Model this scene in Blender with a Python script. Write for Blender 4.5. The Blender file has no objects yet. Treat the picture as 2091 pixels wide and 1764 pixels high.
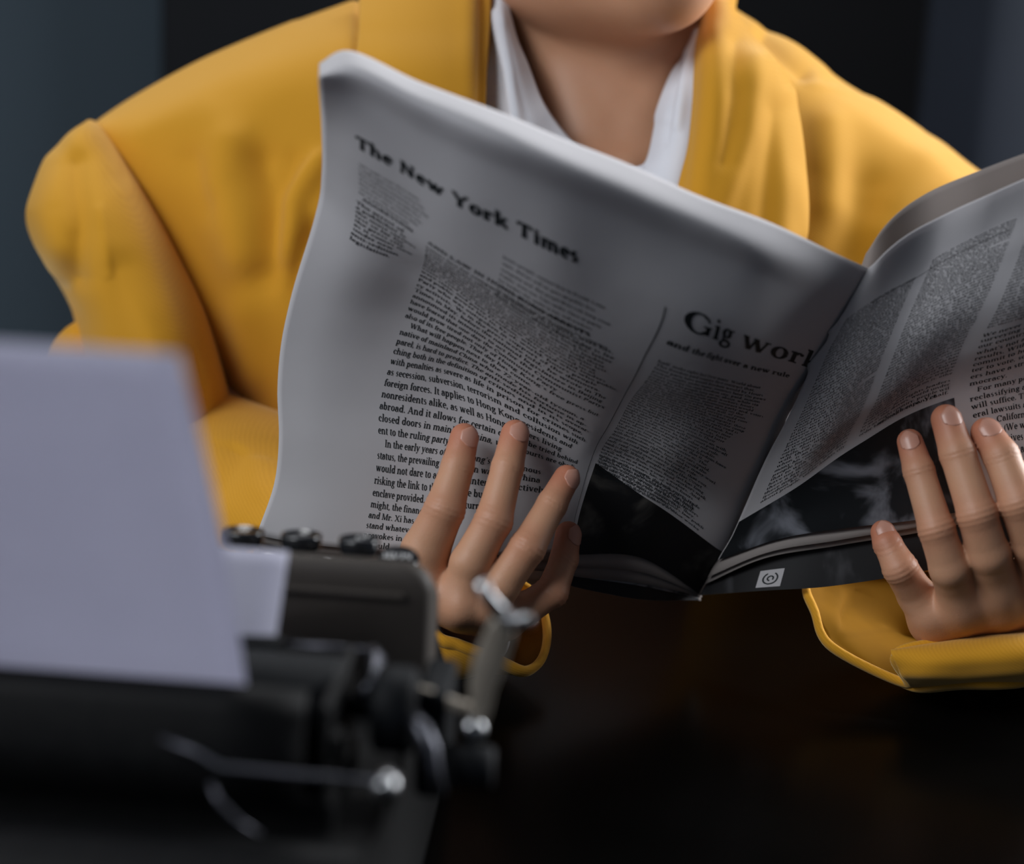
import bpy, math, random
import numpy as np
from mathutils import Matrix, Vector

# ------------------------------------------------------------------ camera, world, lights, exposure
sc = bpy.context.scene
COL = sc.collection
F = 3600.0
CX, CY = 1045.5, 882.0
CAM_LOC = Vector((0, 0, 1.10))
CAM_M = Matrix.Translation(CAM_LOC) @ Matrix.Rotation(math.radians(90 - 14), 4, 'X') @ Matrix.Rotation(math.radians(3), 4, 'Z')
cam = bpy.data.cameras.new('camera')
cam.sensor_width = 36.0
cam.lens = 36.0 * F / 2091.0
cam.clip_start = 0.02
cam.dof.use_dof = True
cam.dof.focus_distance = 0.905
cam.dof.aperture_fstop = 4.1
camo = bpy.data.objects.new('camera', cam)
COL.objects.link(camo)
camo.matrix_world = CAM_M
sc.camera = camo

world = bpy.data.worlds.new('world')
sc.world = world
world.use_nodes = True
world.node_tree.nodes['Background'].inputs[0].default_value = (0.55, 0.66, 0.85, 1)
world.node_tree.nodes['Background'].inputs[1].default_value = 0.12

def area(name, loc, target, size, power, color):
    L = bpy.data.lights.new(name, 'AREA')
    L.shape = 'RECTANGLE'
    L.size, L.size_y = size
    L.energy = power
    L.color = color
    o = bpy.data.objects.new(name, L)
    COL.objects.link(o)
    o.location = loc
    o.rotation_euler = (Vector(target) - Vector(loc)).to_track_quat('-Z', 'Y').to_euler()
    return o

# daylight through windows beside and above the sitter, plus an added low fill
area('window_light_left', (-1.3, -0.35, 2.2), (0.15, 0.9, 0.95), (1.0, 0.9), 27, (0.93, 0.96, 1.0))
area('fill_light_low', (-2.0, 0.3, 1.5), (0.0, 0.95, 0.9), (1.0, 1.3), 9, (0.93, 0.96, 1.0))  # added weak fill from low left, lifts typing paper and left page
area('window_light_right', (2.0, 1.6, 1.62), (0.1, 1.0, 1.02), (1.1, 1.2), 80, (0.95, 0.97, 1.0))
area('ceiling_light', (0.1, 2.0, 2.6), (0.05, 1.0, 1.0), (1.6, 0.4), 24, (0.97, 0.98, 1.0))

sc.view_settings.view_transform = 'Standard'
sc.view_settings.look = 'None'
sc.view_settings.gamma = 1.0
sc.view_settings.use_curve_mapping = False
sc.view_settings.exposure = 0.0

# ------------------------------------------------------------------ helpers
MN = np.array(CAM_M)
def W(px, py=None, d=None):
    a = np.asarray(px, float) if py is None else np.array([px, py, d], float)
    x, y, dd = a[..., 0], a[..., 1], a[..., 2]
    p = np.stack([(x - CX) / F * dd, -(y - CY) / F * dd, -dd], -1)
    return p @ MN[:3, :3].T + MN[:3, 3]

def interp1(xs, Y, xq):
    """cubic Hermite through nodes xs (Catmull-Rom slopes); Y is (n, k)"""
    xs = np.asarray(xs, float); Y = np.asarray(Y, float); xq = np.asarray(xq, float)
    n = len(xs); h = np.diff(xs)[:, None]; dl = np.diff(Y, axis=0) / h
    if n == 2: m = np.vstack([dl, dl])
    else:
        m = np.zeros_like(Y)
        m[1:-1] = (dl[:-1] * h[1:] + dl[1:] * h[:-1]) / (h[1:] + h[:-1])
        m[0] = dl[0]; m[-1] = dl[-1]
    i = np.clip(np.searchsorted(xs, xq, side='right') - 1, 0, n - 2)
    t = ((xq - xs[i]) / (xs[i + 1] - xs[i]))[:, None]; hh = h[i]
    return ((2*t**3 - 3*t**2 + 1) * Y[i] + (t**3 - 2*t**2 + t) * hh * m[i]
            + (-2*t**3 + 3*t**2) * Y[i + 1] + (t**3 - t**2) * hh * m[i + 1])

def tensor(us, vs, G, uq, vq):
    """G (nv, nu, k) -> (len(vq), len(uq), k)"""
    G = np.asarray(G, float); nv, nu, k = G.shape
    A = interp1(us, G.transpose(1, 0, 2).reshape(nu, -1), uq).reshape(len(uq), nv, k).transpose(1, 0, 2)
    return interp1(vs, A.reshape(nv, -1), vq).reshape(len(vq), len(uq), k)

def make_mesh(name, verts, faces, mat, smooth=True):
    me = bpy.data.meshes.new(name)
    verts = np.asarray(verts, float)
    me.from_pydata(verts.tolist(), [], [list(map(int, f)) for f in faces])
    me.materials.append(mat)
    if smooth: me.polygons.foreach_set('use_smooth', [True] * len(me.polygons))
    me.update()
    return me

def add(name, verts, faces, mat, parent=None, base=(0, 0, 0), smooth=True):
    v = np.asarray(verts, float) - np.asarray(base, float)
    o = bpy.data.objects.new(name, make_mesh(name, v, faces, mat, smooth))
    COL.objects.link(o)
    if parent is not None: o.parent = parent
    else: o.location = base
    return o

def tag(o, label, cat, group=None):
    o['label'] = label; o['category'] = cat
    if group: o['group'] = group
    return o

def empty(name, loc, label, cat, rz=0.0):
    o = bpy.data.objects.new(name, None); COL.objects.link(o)
    o.location = loc; o.rotation_euler = (0, 0, rz); o.empty_display_size = 0.05
    return tag(o, label, cat)

def gridfaces(nv, nu, close_u=False):
    f = []
    for j in range(nv - 1):
        for i in range(nu - (0 if close_u else 1)):
            i2 = (i + 1) % nu
            f.append((j*nu + i, (j+1)*nu + i, (j+1)*nu + i2, j*nu + i2))
    return f

def normals(P):
    du = np.gradient(P, axis=1); dv = np.gradient(P, axis=0)
    n = np.cross(du, dv)
    return n / (np.linalg.norm(n, axis=-1, keepdims=True) + 1e-12)

def seg_dist(X, Y, line):
    best = np.full(X.shape, 1e9)
    for (x0, y0), (x1, y1) in zip(line[:-1], line[1:]):
        dx, dy = x1 - x0, y1 - y0
        t = np.clip(((X - x0)*dx + (Y - y0)*dy) / (dx*dx + dy*dy + 1e-9), 0, 1)
        best = np.minimum(best, np.hypot(X - x0 - t*dx, Y - y0 - t*dy))
    return best

def sheet(name, G, res, mat, parent, base, ridges=(), thick=0.0, jitter=0.0):
    """cloth through a grid of landmark points, with real creases as displacement towards the front"""
    G = np.asarray(G, float); nv, nu, _ = G.shape
    Q = tensor(np.arange(nu), np.arange(nv), G, np.linspace(0, nu-1, res[1]), np.linspace(0, nv-1, res[0]))
    P = W(Q)
    N = normals(P)
    toc = np.array(CAM_LOC) - P
    sgn = np.sign((N * toc).sum(-1).mean()); N = N * (sgn if sgn else 1)
    D = np.zeros(Q.shape[:2])
    for line, wdt, amp in ridges:
        D += amp * np.exp(-(seg_dist(Q[..., 0], Q[..., 1], line) / wdt) ** 2)
    P = P + N * D[..., None]
    o = add(name, P.reshape(-1, 3), gridfaces(*Q.shape[:2]), mat, parent, base)
    if thick:
        m = o.modifiers.new('thickness', 'SOLIDIFY'); m.thickness = thick; m.offset = 0
        m.use_rim = True
    return o

# ------------------------------------------------------------------ materials
def mat_new(name):
    m = bpy.data.materials.new(name); m.use_nodes = True
    nt = m.node_tree
    return m, nt, nt.nodes['Principled BSDF']

def N_(nt, typ, **kw):
    n = nt.nodes.new(typ)
    for k, v in kw.items(): setattr(n, k, v)
    return n

def mat(name, color, rough=0.5, metal=0.0, spec=0.5, noise=None, bump=None, coat=0.0, sheen=0.0):
    """noise=(scale, color2, amount), bump=(scale, strength, distance)"""
    m, nt, b = mat_new(name)
    b.inputs['Base Color'].default_value = (*color, 1)
    b.inputs['Roughness'].default_value = rough
    b.inputs['Metallic'].default_value = metal
    b.inputs['Specular IOR Level'].default_value = spec
    b.inputs['Coat Weight'].default_value = coat
    b.inputs['Sheen Weight'].default_value = sheen
    tc = N_(nt, 'ShaderNodeTexCoord')
    if noise:
        t = N_(nt, 'ShaderNodeTexNoise'); t.inputs['Scale'].default_value = noise[0]; t.inputs['Detail'].default_value = 5
        nt.links.new(tc.outputs['Object'], t.inputs['Vector'])
        r = N_(nt, 'ShaderNodeMapRange'); r.inputs[1].default_value = 0.35; r.inputs[2].default_value = 0.65; r.inputs[4].default_value = noise[2]
        mx = N_(nt, 'ShaderNodeMix', data_type='RGBA')
        mx.inputs[6].default_value = (*color, 1); mx.inputs[7].default_value = (*noise[1], 1)
        nt.links.new(t.outputs[0], r.inputs[0]); nt.links.new(r.outputs[0], mx.inputs[0]); nt.links.new(mx.outputs[2], b.inputs['Base Color'])
    if bump:
        t = N_(nt, 'ShaderNodeTexNoise'); t.inputs['Scale'].default_value = bump[0]; t.inputs['Detail'].default_value = 4
        nt.links.new(tc.outputs['Object'], t.inputs['Vector'])
        bp = N_(nt, 'ShaderNodeBump'); bp.inputs['Strength'].default_value = bump[1]; bp.inputs['Distance'].default_value = bump[2]
        nt.links.new(t.outputs[0], bp.inputs['Height']); nt.links.new(bp.outputs[0], b.inputs['Normal'])
    return m

def mat_twill(name, color, color2):
    m, nt, b = mat_new(name)
    tc = N_(nt, 'ShaderNodeTexCoord')
    mp = N_(nt, 'ShaderNodeMapping'); mp.inputs['Rotation'].default_value = (0.5, 0.9, 0.6)
    w = N_(nt, 'ShaderNodeTexWave'); w.inputs['Scale'].default_value = 230; w.inputs['Distortion'].default_value = 2.5; w.inputs['Detail'].default_value = 1
    nt.links.new(tc.outputs['Object'], mp.inputs[0]); nt.links.new(mp.outputs[0], w.inputs[0])
    mx = N_(nt, 'ShaderNodeMix', data_type='RGBA'); mx.inputs[6].default_value = (*color2, 1); mx.inputs[7].default_value = (*color, 1)
    nt.links.new(w.outputs['Fac'], mx.inputs[0]); nt.links.new(mx.outputs[2], b.inputs['Base Color'])
    bp = N_(nt, 'ShaderNodeBump'); bp.inputs['Strength'].default_value = 0.16; bp.inputs['Distance'].default_value = 0.0003
    nt.links.new(w.outputs['Fac'], bp.inputs['Height']); nt.links.new(bp.outputs[0], b.inputs['Normal'])
    b.inputs['Roughness'].default_value = 0.85; b.inputs['Specular IOR Level'].default_value = 0.15
    b.inputs['Sheen Weight'].default_value = 0.4; b.inputs['Sheen Roughness'].default_value = 0.5
    b.inputs['Sheen Tint'].default_value = (1, 0.85, 0.5, 1)
    return m

def mat_skin():
    m, nt, b = mat_new('skin')
    at = N_(nt, 'ShaderNodeAttribute', attribute_name='blush')
    tc = N_(nt, 'ShaderNodeTexCoord')
    t = N_(nt, 'ShaderNodeTexNoise'); t.inputs['Scale'].default_value = 45; t.inputs['Detail'].default_value = 6
    nt.links.new(tc.outputs['Object'], t.inputs[0])
    m1 = N_(nt, 'ShaderNodeMix', data_type='RGBA'); m1.inputs[6].default_value = (0.54, 0.275, 0.16, 1); m1.inputs[7].default_value = (0.62, 0.345, 0.21, 1)
    nt.links.new(t.outputs[0], m1.inputs[0])
    m2 = N_(nt, 'ShaderNodeMix', data_type='RGBA'); m2.inputs[7].default_value = (0.48, 0.15, 0.085, 1)
    nt.links.new(at.outputs['Fac'], m2.inputs[0]); nt.links.new(m1.outputs[2], m2.inputs[6])
    nt.links.new(m2.outputs[2], b.inputs['Base Color'])
    b.inputs['Roughness'].default_value = 0.48; b.inputs['Specular IOR Level'].default_value = 0.4
    b.inputs['Subsurface Weight'].default_value = 0.12; b.inputs['Subsurface Radius'].default_value = (1, 0.35, 0.2); b.inputs['Subsurface Scale'].default_value = 0.004
    v = N_(nt, 'ShaderNodeTexVoronoi'); v.inputs['Scale'].default_value = 900
    nt.links.new(tc.outputs['Object'], v.inputs['Vector'])
    bp = N_(nt, 'ShaderNodeBump'); bp.inputs['Strength'].default_value = 0.10; bp.inputs['Distance'].default_value = 0.0005
    nt.links.new(v.outputs[0], bp.inputs['Height']); nt.links.new(bp.outputs[0], b.inputs['Normal'])
    return m

def mat_halftone(name, dark, light, scale, seed, thr=(0.52, 0.72), stretch=(1, 1, 1)):
    m, nt, b = mat_new(name)
    tc = N_(nt, 'ShaderNodeTexCoord')
    mp = N_(nt, 'ShaderNodeMapping'); mp.inputs['Location'].default_value = (seed, seed*0.7, seed*1.3); mp.inputs['Scale'].default_value = stretch
    t = N_(nt, 'ShaderNodeTexNoise'); t.inputs['Scale'].default_value = scale; t.inputs['Detail'].default_value = 4; t.inputs['Distortion'].default_value = 0.6
    nt.links.new(tc.outputs['Object'], mp.inputs[0]); nt.links.new(mp.outputs[0], t.inputs[0])
    r = N_(nt, 'ShaderNodeMapRange', interpolation_type='SMOOTHSTEP'); r.inputs[1].default_value = thr[0]; r.inputs[2].default_value = thr[1]
    nt.links.new(t.outputs[0], r.inputs[0])
    mx = N_(nt, 'ShaderNodeMix', data_type='RGBA'); mx.inputs[6].default_value = (*dark, 1); mx.inputs[7].default_value = (*light, 1)
    nt.links.new(r.outputs[0], mx.inputs[0]); nt.links.new(mx.outputs[2], b.inputs['Base Color'])
    b.inputs['Roughness'].default_value = 0.55; b.inputs['Specular IOR Level'].default_value = 0.3
    return m

M_wall = mat('slate_wall', (0.036, 0.055, 0.072), 0.9, noise=(1.5, (0.031, 0.048, 0.063), 0.7), bump=(60, 0.1, 0.001))
M_dark = mat('black_door_paint', (0.006, 0.007, 0.009), 0.8, spec=0.15, noise=(2, (0.009, 0.010, 0.012), 0.8), bump=(80, 0.05, 0.001))
M_navy = mat('navy_velvet', (0.007, 0.010, 0.017), 0.8, spec=0.1, sheen=0.06, noise=(6, (0.005, 0.008, 0.013), 0.7))
M_floor = mat('dark_floor', (0.03, 0.026, 0.024), 0.6, noise=(3, (0.02, 0.018, 0.016), 0.8))
M_ceil = mat('ceiling_paint', (0.10, 0.11, 0.12), 0.95, noise=(2, (0.09, 0.1, 0.11), 0.6))
M_table = mat('black_lacquer', (0.0018, 0.0017, 0.0016), 0.25, spec=0.035, noise=(12, (0.003, 0.0027, 0.0025), 0.7), bump=(25, 0.03, 0.0008))
M_yel = mat_twill('mustard_twill', (0.66, 0.315, 0.022), (0.62, 0.29, 0.018))
M_inside_shade = mat('twill_inside_shade', (0.11, 0.04, 0.002), 0.85, spec=0.05, noise=(60, (0.09, 0.032, 0.002), 0.6))  # inside of the sleeve: yellow twill with its shade put into the colour
M_inside_shade_light = mat('twill_inside_shade_light', (0.23, 0.105, 0.007), 0.85, spec=0.05, noise=(60, (0.20, 0.09, 0.006), 0.6))  # same yellow fabric inside the other cuff, milder shade in the colour
M_white = mat('white_cotton', (0.78, 0.80, 0.86), 0.85, spec=0.2, noise=(40, (0.72, 0.74, 0.8), 0.5), bump=(500, 0.1, 0.0004))
M_skin = mat_skin()
M_nail = mat('fingernail', (0.56, 0.27, 0.19), 0.32, spec=0.5, noise=(120, (0.58, 0.32, 0.25), 0.5))
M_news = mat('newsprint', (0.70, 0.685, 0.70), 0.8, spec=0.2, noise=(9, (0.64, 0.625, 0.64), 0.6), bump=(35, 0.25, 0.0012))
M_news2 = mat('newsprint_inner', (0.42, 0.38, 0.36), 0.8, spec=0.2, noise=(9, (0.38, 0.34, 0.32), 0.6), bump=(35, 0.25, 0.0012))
M_ink = mat('printing_ink', (0.010, 0.014, 0.016), 0.6, spec=0.2, noise=(300, (0.03, 0.034, 0.036), 0.6))
M_ph1 = mat_halftone('dark_photo_left', (0.010, 0.010, 0.011), (0.10, 0.095, 0.085), 26, 3.1)
M_ph2 = mat_halftone('dark_photo_right', (0.008, 0.010, 0.012), (0.20, 0.21, 0.24), 30, 8.7, thr=(0.50, 0.70))
M_ph3 = mat_halftone('grey_photo', (0.05, 0.052, 0.055), (0.30, 0.30, 0.31), 60, 5.2, thr=(0.42, 0.6), stretch=(0.5, 1, 2))
M_ph4 = mat_halftone('black_photo', (0.007, 0.007, 0.008), (0.05, 0.05, 0.055), 30, 1.2)
M_typing = mat('typing_paper', (0.62, 0.62, 0.71), 0.75, spec=0.2, noise=(20, (0.59, 0.59, 0.68), 0.6))
M_tw = mat('typewriter_enamel', (0.004, 0.0042, 0.0046), 0.55, spec=0.14, noise=(200, (0.008, 0.008, 0.008), 0.5), bump=(900, 0.1, 0.0003))
M_hood = mat('hood_enamel', (0.052, 0.044, 0.038), 0.55, spec=0.3, noise=(200, (0.058, 0.050, 0.044), 0.5), bump=(700, 0.12, 0.0003))
M_rub = mat('black_rubber', (0.003, 0.0038, 0.005), 0.6, spec=.12, noise=(100, (0.008, 0.009, 0.011), 0.5))
M_key = mat('key_plastic', (0.010, 0.011, 0.013), 0.16, spec=0.6, noise=(150, (0.014, 0.015, 0.018), 0.4))
M_steel = mat('worn_steel', (0.42, 0.43, 0.44), 0.28, metal=1.0, noise=(60, (0.30, 0.30, 0.31), 0.7))
M_dsteel = mat('dull_steel', (0.07, 0.073, 0.085), 0.38, metal=0.9, noise=(60, (0.10, 0.10, 0.12), 0.7))
M_beige = mat('beige_metal', (0.33, 0.29, 0.24), 0.42, metal=0.35, noise=(60, (0.26, 0.23, 0.19), 0.7))
M_mark = mat('white_lettering', (0.6, 0.6, 0.6), 0.5, noise=(200, (0.5, 0.5, 0.5), 0.5))

def translucent(m, w):
    """thin paper lets part of the light through"""
    nt = m.node_tree; b = nt.nodes['Principled BSDF']; out = nt.nodes['Material Output']
    tr = N_(nt, 'ShaderNodeBsdfTranslucent'); mx = N_(nt, 'ShaderNodeMixShader'); mx.inputs[0].default_value = w
    c = b.inputs['Base Color']
    nt.links.new(c.links[0].from_socket, tr.inputs[0])
    nt.links.new(b.outputs[0], mx.inputs[1]); nt.links.new(tr.outputs[0], mx.inputs[2]); nt.links.new(mx.outputs[0], out.inputs[0])
translucent(M_typing, 0.6); translucent(M_news, 0.30); translucent(M_news2, 0.4)

# ------------------------------------------------------------------ stroke-built serif letters
TH, HR, XH, CAP, ASC, DSC = 0.098, 0.040, 0.47, 0.68, 0.73, -0.2
def L_(x0, y0, x1, y1, w=TH): return ('L', x0, y0, x1, y1, w)
def V(x, y0, y1): return L_(x, y0, x, y1)
def S(x, y, h=0.095): return ('L', x - h, y, x + h, y, HR)
def SL(x, y): return ('L', x - 0.11, y - 0.03, x + 0.045, y - 0.01, HR)
def A(cx, cy, rx, ry, a0, a1, k=1.0): return ('A', cx, cy, rx, ry, a0, a1, k)
def D(x, y, r=0.055): return ('D', x, y, r)
b_, t_ = 0.02, XH - 0.01
GL = {
 'a': (.45, [A(.19,.13,.13,.13,60,300), V(.34,.02,.33), A(.22,.33,.125,.13,0,165), L_(.34,.04,.43,.02,HR), D(.11,.35), L_(.19,.26,.34,.28,HR)]),
 'b': (.51, [V(.11,.02,ASC), SL(.11,ASC), A(.27,.235,.155,.225,-150,150)]),
 'c': (.42, [A(.24,.235,.17,.225,50,315), D(.36,.35)]),
 'd': (.53, [V(.40,.02,ASC), SL(.40,ASC), A(.24,.235,.155,.225,30,330), L_(.40,.02,.49,.02,HR)]),
 'e': (.43, [A(.23,.235,.165,.225,0,315), L_(.09,.25,.39,.25,HR)]),
 'f': (.30, [V(.14,b_,.57), A(.255,.57,.115,.14,60,180), L_(.03,.455,.27,.455,HR), S(.15,b_,.11), D(.31,.67,.04)]),
 'g': (.48, [A(.22,.31,.135,.145,0,360), A(.23,-.07,.18,.115,0,360,.7), L_(.13,.19,.10,.08,HR), L_(.10,.07,.32,.04,.07), L_(.31,.42,.46,.45,HR)]),
 'h': (.55, [V(.12,b_,ASC), SL(.12,ASC), A(.27,.31,.15,.15,0,150), V(.42,b_,.31), S(.12,b_), S(.43,b_)]),
 'i': (.27, [V(.14,b_,t_), SL(.14,t_), S(.14,b_), D(.13,.63)]),
 'j': (.27, [V(.15,-.08,t_), SL(.15,t_), A(.06,-.08,.09,.11,-90,0), D(.14,.63)]),
 'k': (.53, [V(.12,b_,ASC), SL(.12,ASC), L_(.15,.2,.40,.44,HR), L_(.24,.28,.43,.02), S(.12,b_), S(.43,b_,.08), S(.39,t_,.08)]),
 'l': (.27, [V(.14,b_,ASC), SL(.14,ASC), S(.14,b_)]),
 'm': (.82, [V(.12,b_,t_), SL(.12,t_), A(.26,.31,.14,.15,0,150), V(.40,b_,.31), A(.54,.31,.14,.15,0,150), V(.68,b_,.31), S(.12,b_,.08), S(.40,b_,.08), S(.69,b_,.08)]),
 'n': (.55, [V(.12,b_,t_), SL(.12,t_), A(.27,.31,.15,.15,0,150), V(.42,b_,.31), S(.12,b_), S(.43,b_)]),
 'o': (.48, [A(.24,.235,.175,.225,0,360)]),
 'p': (.53, [V(.12,DSC,t_), SL(.12,t_), A(.28,.235,.155,.225,-150,150), S(.12,DSC)]),
 'q': (.52, [V(.40,DSC,t_), A(.24,.235,.155,.225,30,330), S(.40,DSC)]),
 'r': (.38, [V(.12,b_,t_), SL(.12,t_), A(.27,.28,.15,.17,80,150), D(.31,.40), S(.13,b_,.11)]),
 's': (.37, [A(.18,.34,.115,.115,40,270,.5), A(.18,.125,.125,.115,-140,90,.5), L_(.11,.30,.27,.17,.09)]),
 't': (.31, [V(.14,.09,.57), A(.23,.09,.09,.08,180,320), L_(.03,.455,.28,.455,HR)]),
 'u': (.55, [V(.12,.16,t_), SL(.12,t_), A(.26,.16,.14,.14,180,320), V(.42,b_,t_), SL(.42,t_), L_(.42,.02,.51,.02,HR)]),
 'v': (.49, [L_(.10,t_,.25,.02), L_(.40,t_,.26,.02,HR), S(.10,t_,.09), S(.40,t_,.07)]),
 'w': (.73, [L_(.10,t_,.23,.02), L_(.36,t_,.24,.02,HR), L_(.36,t_,.49,.02), L_(.63,t_,.50,.02,HR), S(.10,t_,.08), S(.36,t_,.07), S(.64,t_,.07)]),
 'x': (.49, [L_(.09,t_,.40,.02), L_(.39,t_,.09,.02,HR), S(.10,t_,.08), S(.39,t_,.07), S(.09,b_,.07), S(.40,b_,.08)]),
 'y': (.49, [L_(.10,t_,.26,.02), L_(.41,t_,.17,-.17,HR), S(.10,t_,.09), S(.41,t_,.07), D(.12,-.17,.045)]),
 'z': (.43, [L_(.06,t_-.01,.37,t_-.01,HR), L_(.36,t_,.07,.02), L_(.06,b_,.37,b_,HR)]),
 'A': (.66, [L_(.32,CAP,.08,0,HR), L_(.32,CAP,.56,0), L_(.17,.22,.48,.22,HR), S(.08,b_,.08), S(.56,b_,.09)]),
 'B': (.60, [V(.14,0,CAP), A(.30,.51,.17,.16,-90,90), A(.31,.18,.20,.17,-90,90), L_(.05,CAP-.02,.31,CAP-.02,HR), L_(.14,.355,.31,.355,HR), L_(.05,b_,.31,b_,HR)]),
 'C': (.62, [A(.33,.34,.26,.34,45,315), V(.55,.46,.66)]),
 'D': (.68, [V(.14,0,CAP), A(.30,.34,.30,.33,-90,90), L_(.05,CAP-.02,.31,CAP-.02,HR), L_(.05,b_,.31,b_,HR)]),
 'E': (.58, [V(.14,0,CAP), L_(.05,CAP-.02,.50,CAP-.02,HR), L_(.05,b_,.51,b_,HR), L_(.14,.35,.40,.35,HR), L_(.49,.68,.49,.54,HR), L_(.50,0,.50,.15,HR)]),
 'F': (.55, [V(.14,0,CAP), L_(.05,CAP-.02,.49,CAP-.02,HR), L_(.14,.35,.38,.35,HR), S(.14,b_), L_(.48,.68,.48,.54,HR), L_(.38,.42,.38,.28,HR)]),
 'G': (.69, [A(.33,.34,.26,.34,45,320), V(.56,.02,.28), S(.54,.29,.11), L_(.52,.6,.56,.46,HR)]),
 'H': (.72, [V(.14,0,CAP), V(.57,0,CAP), L_(.14,.35,.57,.35,HR), S(.14,b_), S(.57,b_), S(.14,CAP-.02), S(.57,CAP-.02)]),
 'I': (.32, [V(.16,0,CAP), S(.16,b_,.11), S(.16,CAP-.02,.11)]),
 'J': (.38, [V(.22,.08,CAP), A(.12,.08,.10,.12,-110,0), S(.22,CAP-.02,.11)]),
 'K': (.67, [V(.14,0,CAP), L_(.17,.27,.53,.66,HR), L_(.27,.38,.56,.02), S(.14,b_), S(.14,CAP-.02), S(.56,b_), S(.52,CAP-.02)]),
 'L': (.56, [V(.14,0,CAP), S(.14,CAP-.02), L_(.05,b_,.50,b_,HR), L_(.50,0,.50,.16,HR)]),
 'M': (.84, [L_(.12,0,.12,CAP,HR), L_(.13,CAP,.41,.02), L_(.68,CAP,.42,.02,HR), V(.69,0,CAP), S(.12,b_), S(.69,b_), S(.12,CAP-.02,.08), S(.70,CAP-.02,.08)]),
 'N': (.71, [L_(.13,0,.13,CAP,HR), L_(.14,CAP,.56,.02), L_(.57,0,.57,CAP,HR), S(.13,b_), S(.12,CAP-.02,.08), S(.57,CAP-.02)]),
 'O': (.68, [A(.34,.34,.27,.34,0,360)]),
 'P': (.58, [V(.14,0,CAP), A(.30,.50,.19,.17,-90,90), L_(.05,CAP-.02,.31,CAP-.02,HR), L_(.14,.33,.31,.33,HR), S(.14,b_)]),
 'R': (.64, [V(.14,0,CAP), A(.30,.51,.18,.16,-90,90), L_(.05,CAP-.02,.31,CAP-.02,HR), L_(.14,.35,.31,.35,HR), L_(.33,.35,.54,.02), S(.14,b_), S(.56,b_,.08)]),
 'S': (.50, [A(.25,.51,.17,.16,35,270,.6), A(.25,.17,.18,.165,-145,90,.6), L_(.17,.43,.34,.26,.1)]),
 'T': (.60, [V(.30,0,CAP), L_(.04,CAP-.02,.56,CAP-.02,HR), S(.30,b_,.11), L_(.05,.68,.05,.52,HR), L_(.55,.68,.55,.52,HR)]),
 'U': (.70, [V(.15,.2,CAP), A(.35,.2,.20,.19,180,360), L_(.55,.2,.55,CAP,HR), S(.15,CAP-.02), S(.55,CAP-.02,.08)]),
 'V': (.66, [L_(.09,CAP,.34,.0), L_(.57,CAP,.35,.0,HR), S(.10,CAP-.02), S(.57,CAP-.02,.08)]),
 'W': (.93, [L_(.09,CAP,.27,.0), L_(.45,CAP,.28,.0,HR), L_(.45,CAP,.63,.0), L_(.83,CAP,.64,.0,HR), S(.10,CAP-.02), S(.44,CAP-.02,.08), S(.83,CAP-.02,.08)]),
 'X': (.66, [L_(.10,CAP,.55,.0), L_(.54,CAP,.10,.0,HR), S(.11,CAP-.02), S(.54,CAP-.02,.08), S(.10,b_,.08), S(.55,b_)]),
 'Y': (.64, [L_(.08,CAP,.32,.32), L_(.56,CAP,.33,.32,HR), V(.32,0,.33), S(.09,CAP-.02), S(.56,CAP-.02,.08), S(.32,b_,.1)]),
 '.': (.22, [D(.10,.05)]), ',': (.22, [D(.10,.05), L_(.13,.05,.07,-.1,HR)]), '-': (.30, [L_(.04,.21,.25,.21,.06)]),
 "'": (.2, [L_(.1,.68,.08,.52,.06)]), '(': (.3, [A(.3,.25,.2,.4,110,250,.6)]), ')': (.3, [A(0,.25,.2,.4,-70,70,.6)]),
 '1': (.46, [V(.24,0,.64), L_(.1,.55,.24,.62,HR), S(.24,b_,.12)]), '2': (.48, [A(.22,.48,.15,.16,-10,160), L_(.36,.44,.08,.04,.06), L_(.06,.03,.40,.03,.06)]),
 '5': (.48, [A(.21,.21,.17,.2,-150,110), L_(.12,.37,.14,.63,HR), L_(.13,.62,.38,.62,.08), D(.08,.13,.045)]),
 '7': (.46, [L_(.06,.62,.40,.62,.08), L_(.40,.62,.19,0)]), '8': (.48, [A(.23,.47,.14,.15,0,360), A(.23,.16,.16,.16,0,360)]),
 '0': (.48, [A(.24,.31,.17,.31,0,360)]), ' ': (.23, []),
}
def glyph_quads(ch, seg, bold=0.0, cache={}):
    key = (ch, seg, bold)
    if key in cache: return cache[key]
    adv, st = GL.get(ch, GL['x'])
    V_, F_ = [], []
    def strip(pts, ws):
        pts = np.array(pts, float); t = np.gradient(pts, axis=0); t /= (np.linalg.norm(t, axis=1, keepdims=True) + 1e-9)
        n = np.stack([-t[:, 1], t[:, 0]], 1); w = (np.array(ws)[:, None] + bold) / 2
        a, b = pts + n*w, pts - n*w; k = len(V_)
        for p, q in zip(a, b): V_.extend([tuple(p), tuple(q)])
        for i in range(len(pts) - 1): F_.append((k+2*i, k+2*i+1, k+2*i+3, k+2*i+2))
    for s in st:
        if s[0] == 'L': strip([(s[1], s[2]), (s[3], s[4])], [s[5]]*2)
        elif s[0] == 'A':
            _, cx, cy, rx, ry, a0, a1, k = s
            n = max(3, int(seg * abs(a1 - a0) / 360) + 1)
            an = np.radians(np.linspace(a0, a1, n + 1))
            strip(np.stack([cx + (rx - .02)*np.cos(an), cy + ry*np.sin(an)], 1), HR + (TH*k + .01 - HR) * np.abs(np.cos(an))**1.5)
        else:
            _, x, y, r = s; r += bold/2; k = len(V_)
            for q in range(6): V_.append((x + r*math.cos(q*math.pi/3), y + r*math.sin(q*math.pi/3)))
            F_.append(tuple(range(k, k + 6)))
    cache[key] = (adv, np.array(V_, float).reshape(-1, 2), F_)
    return cache[key]

def text_width(s, bold=0.0): return sum(glyph_quads(c, 8, bold)[0] + bold*.5 for c in s)

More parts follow.
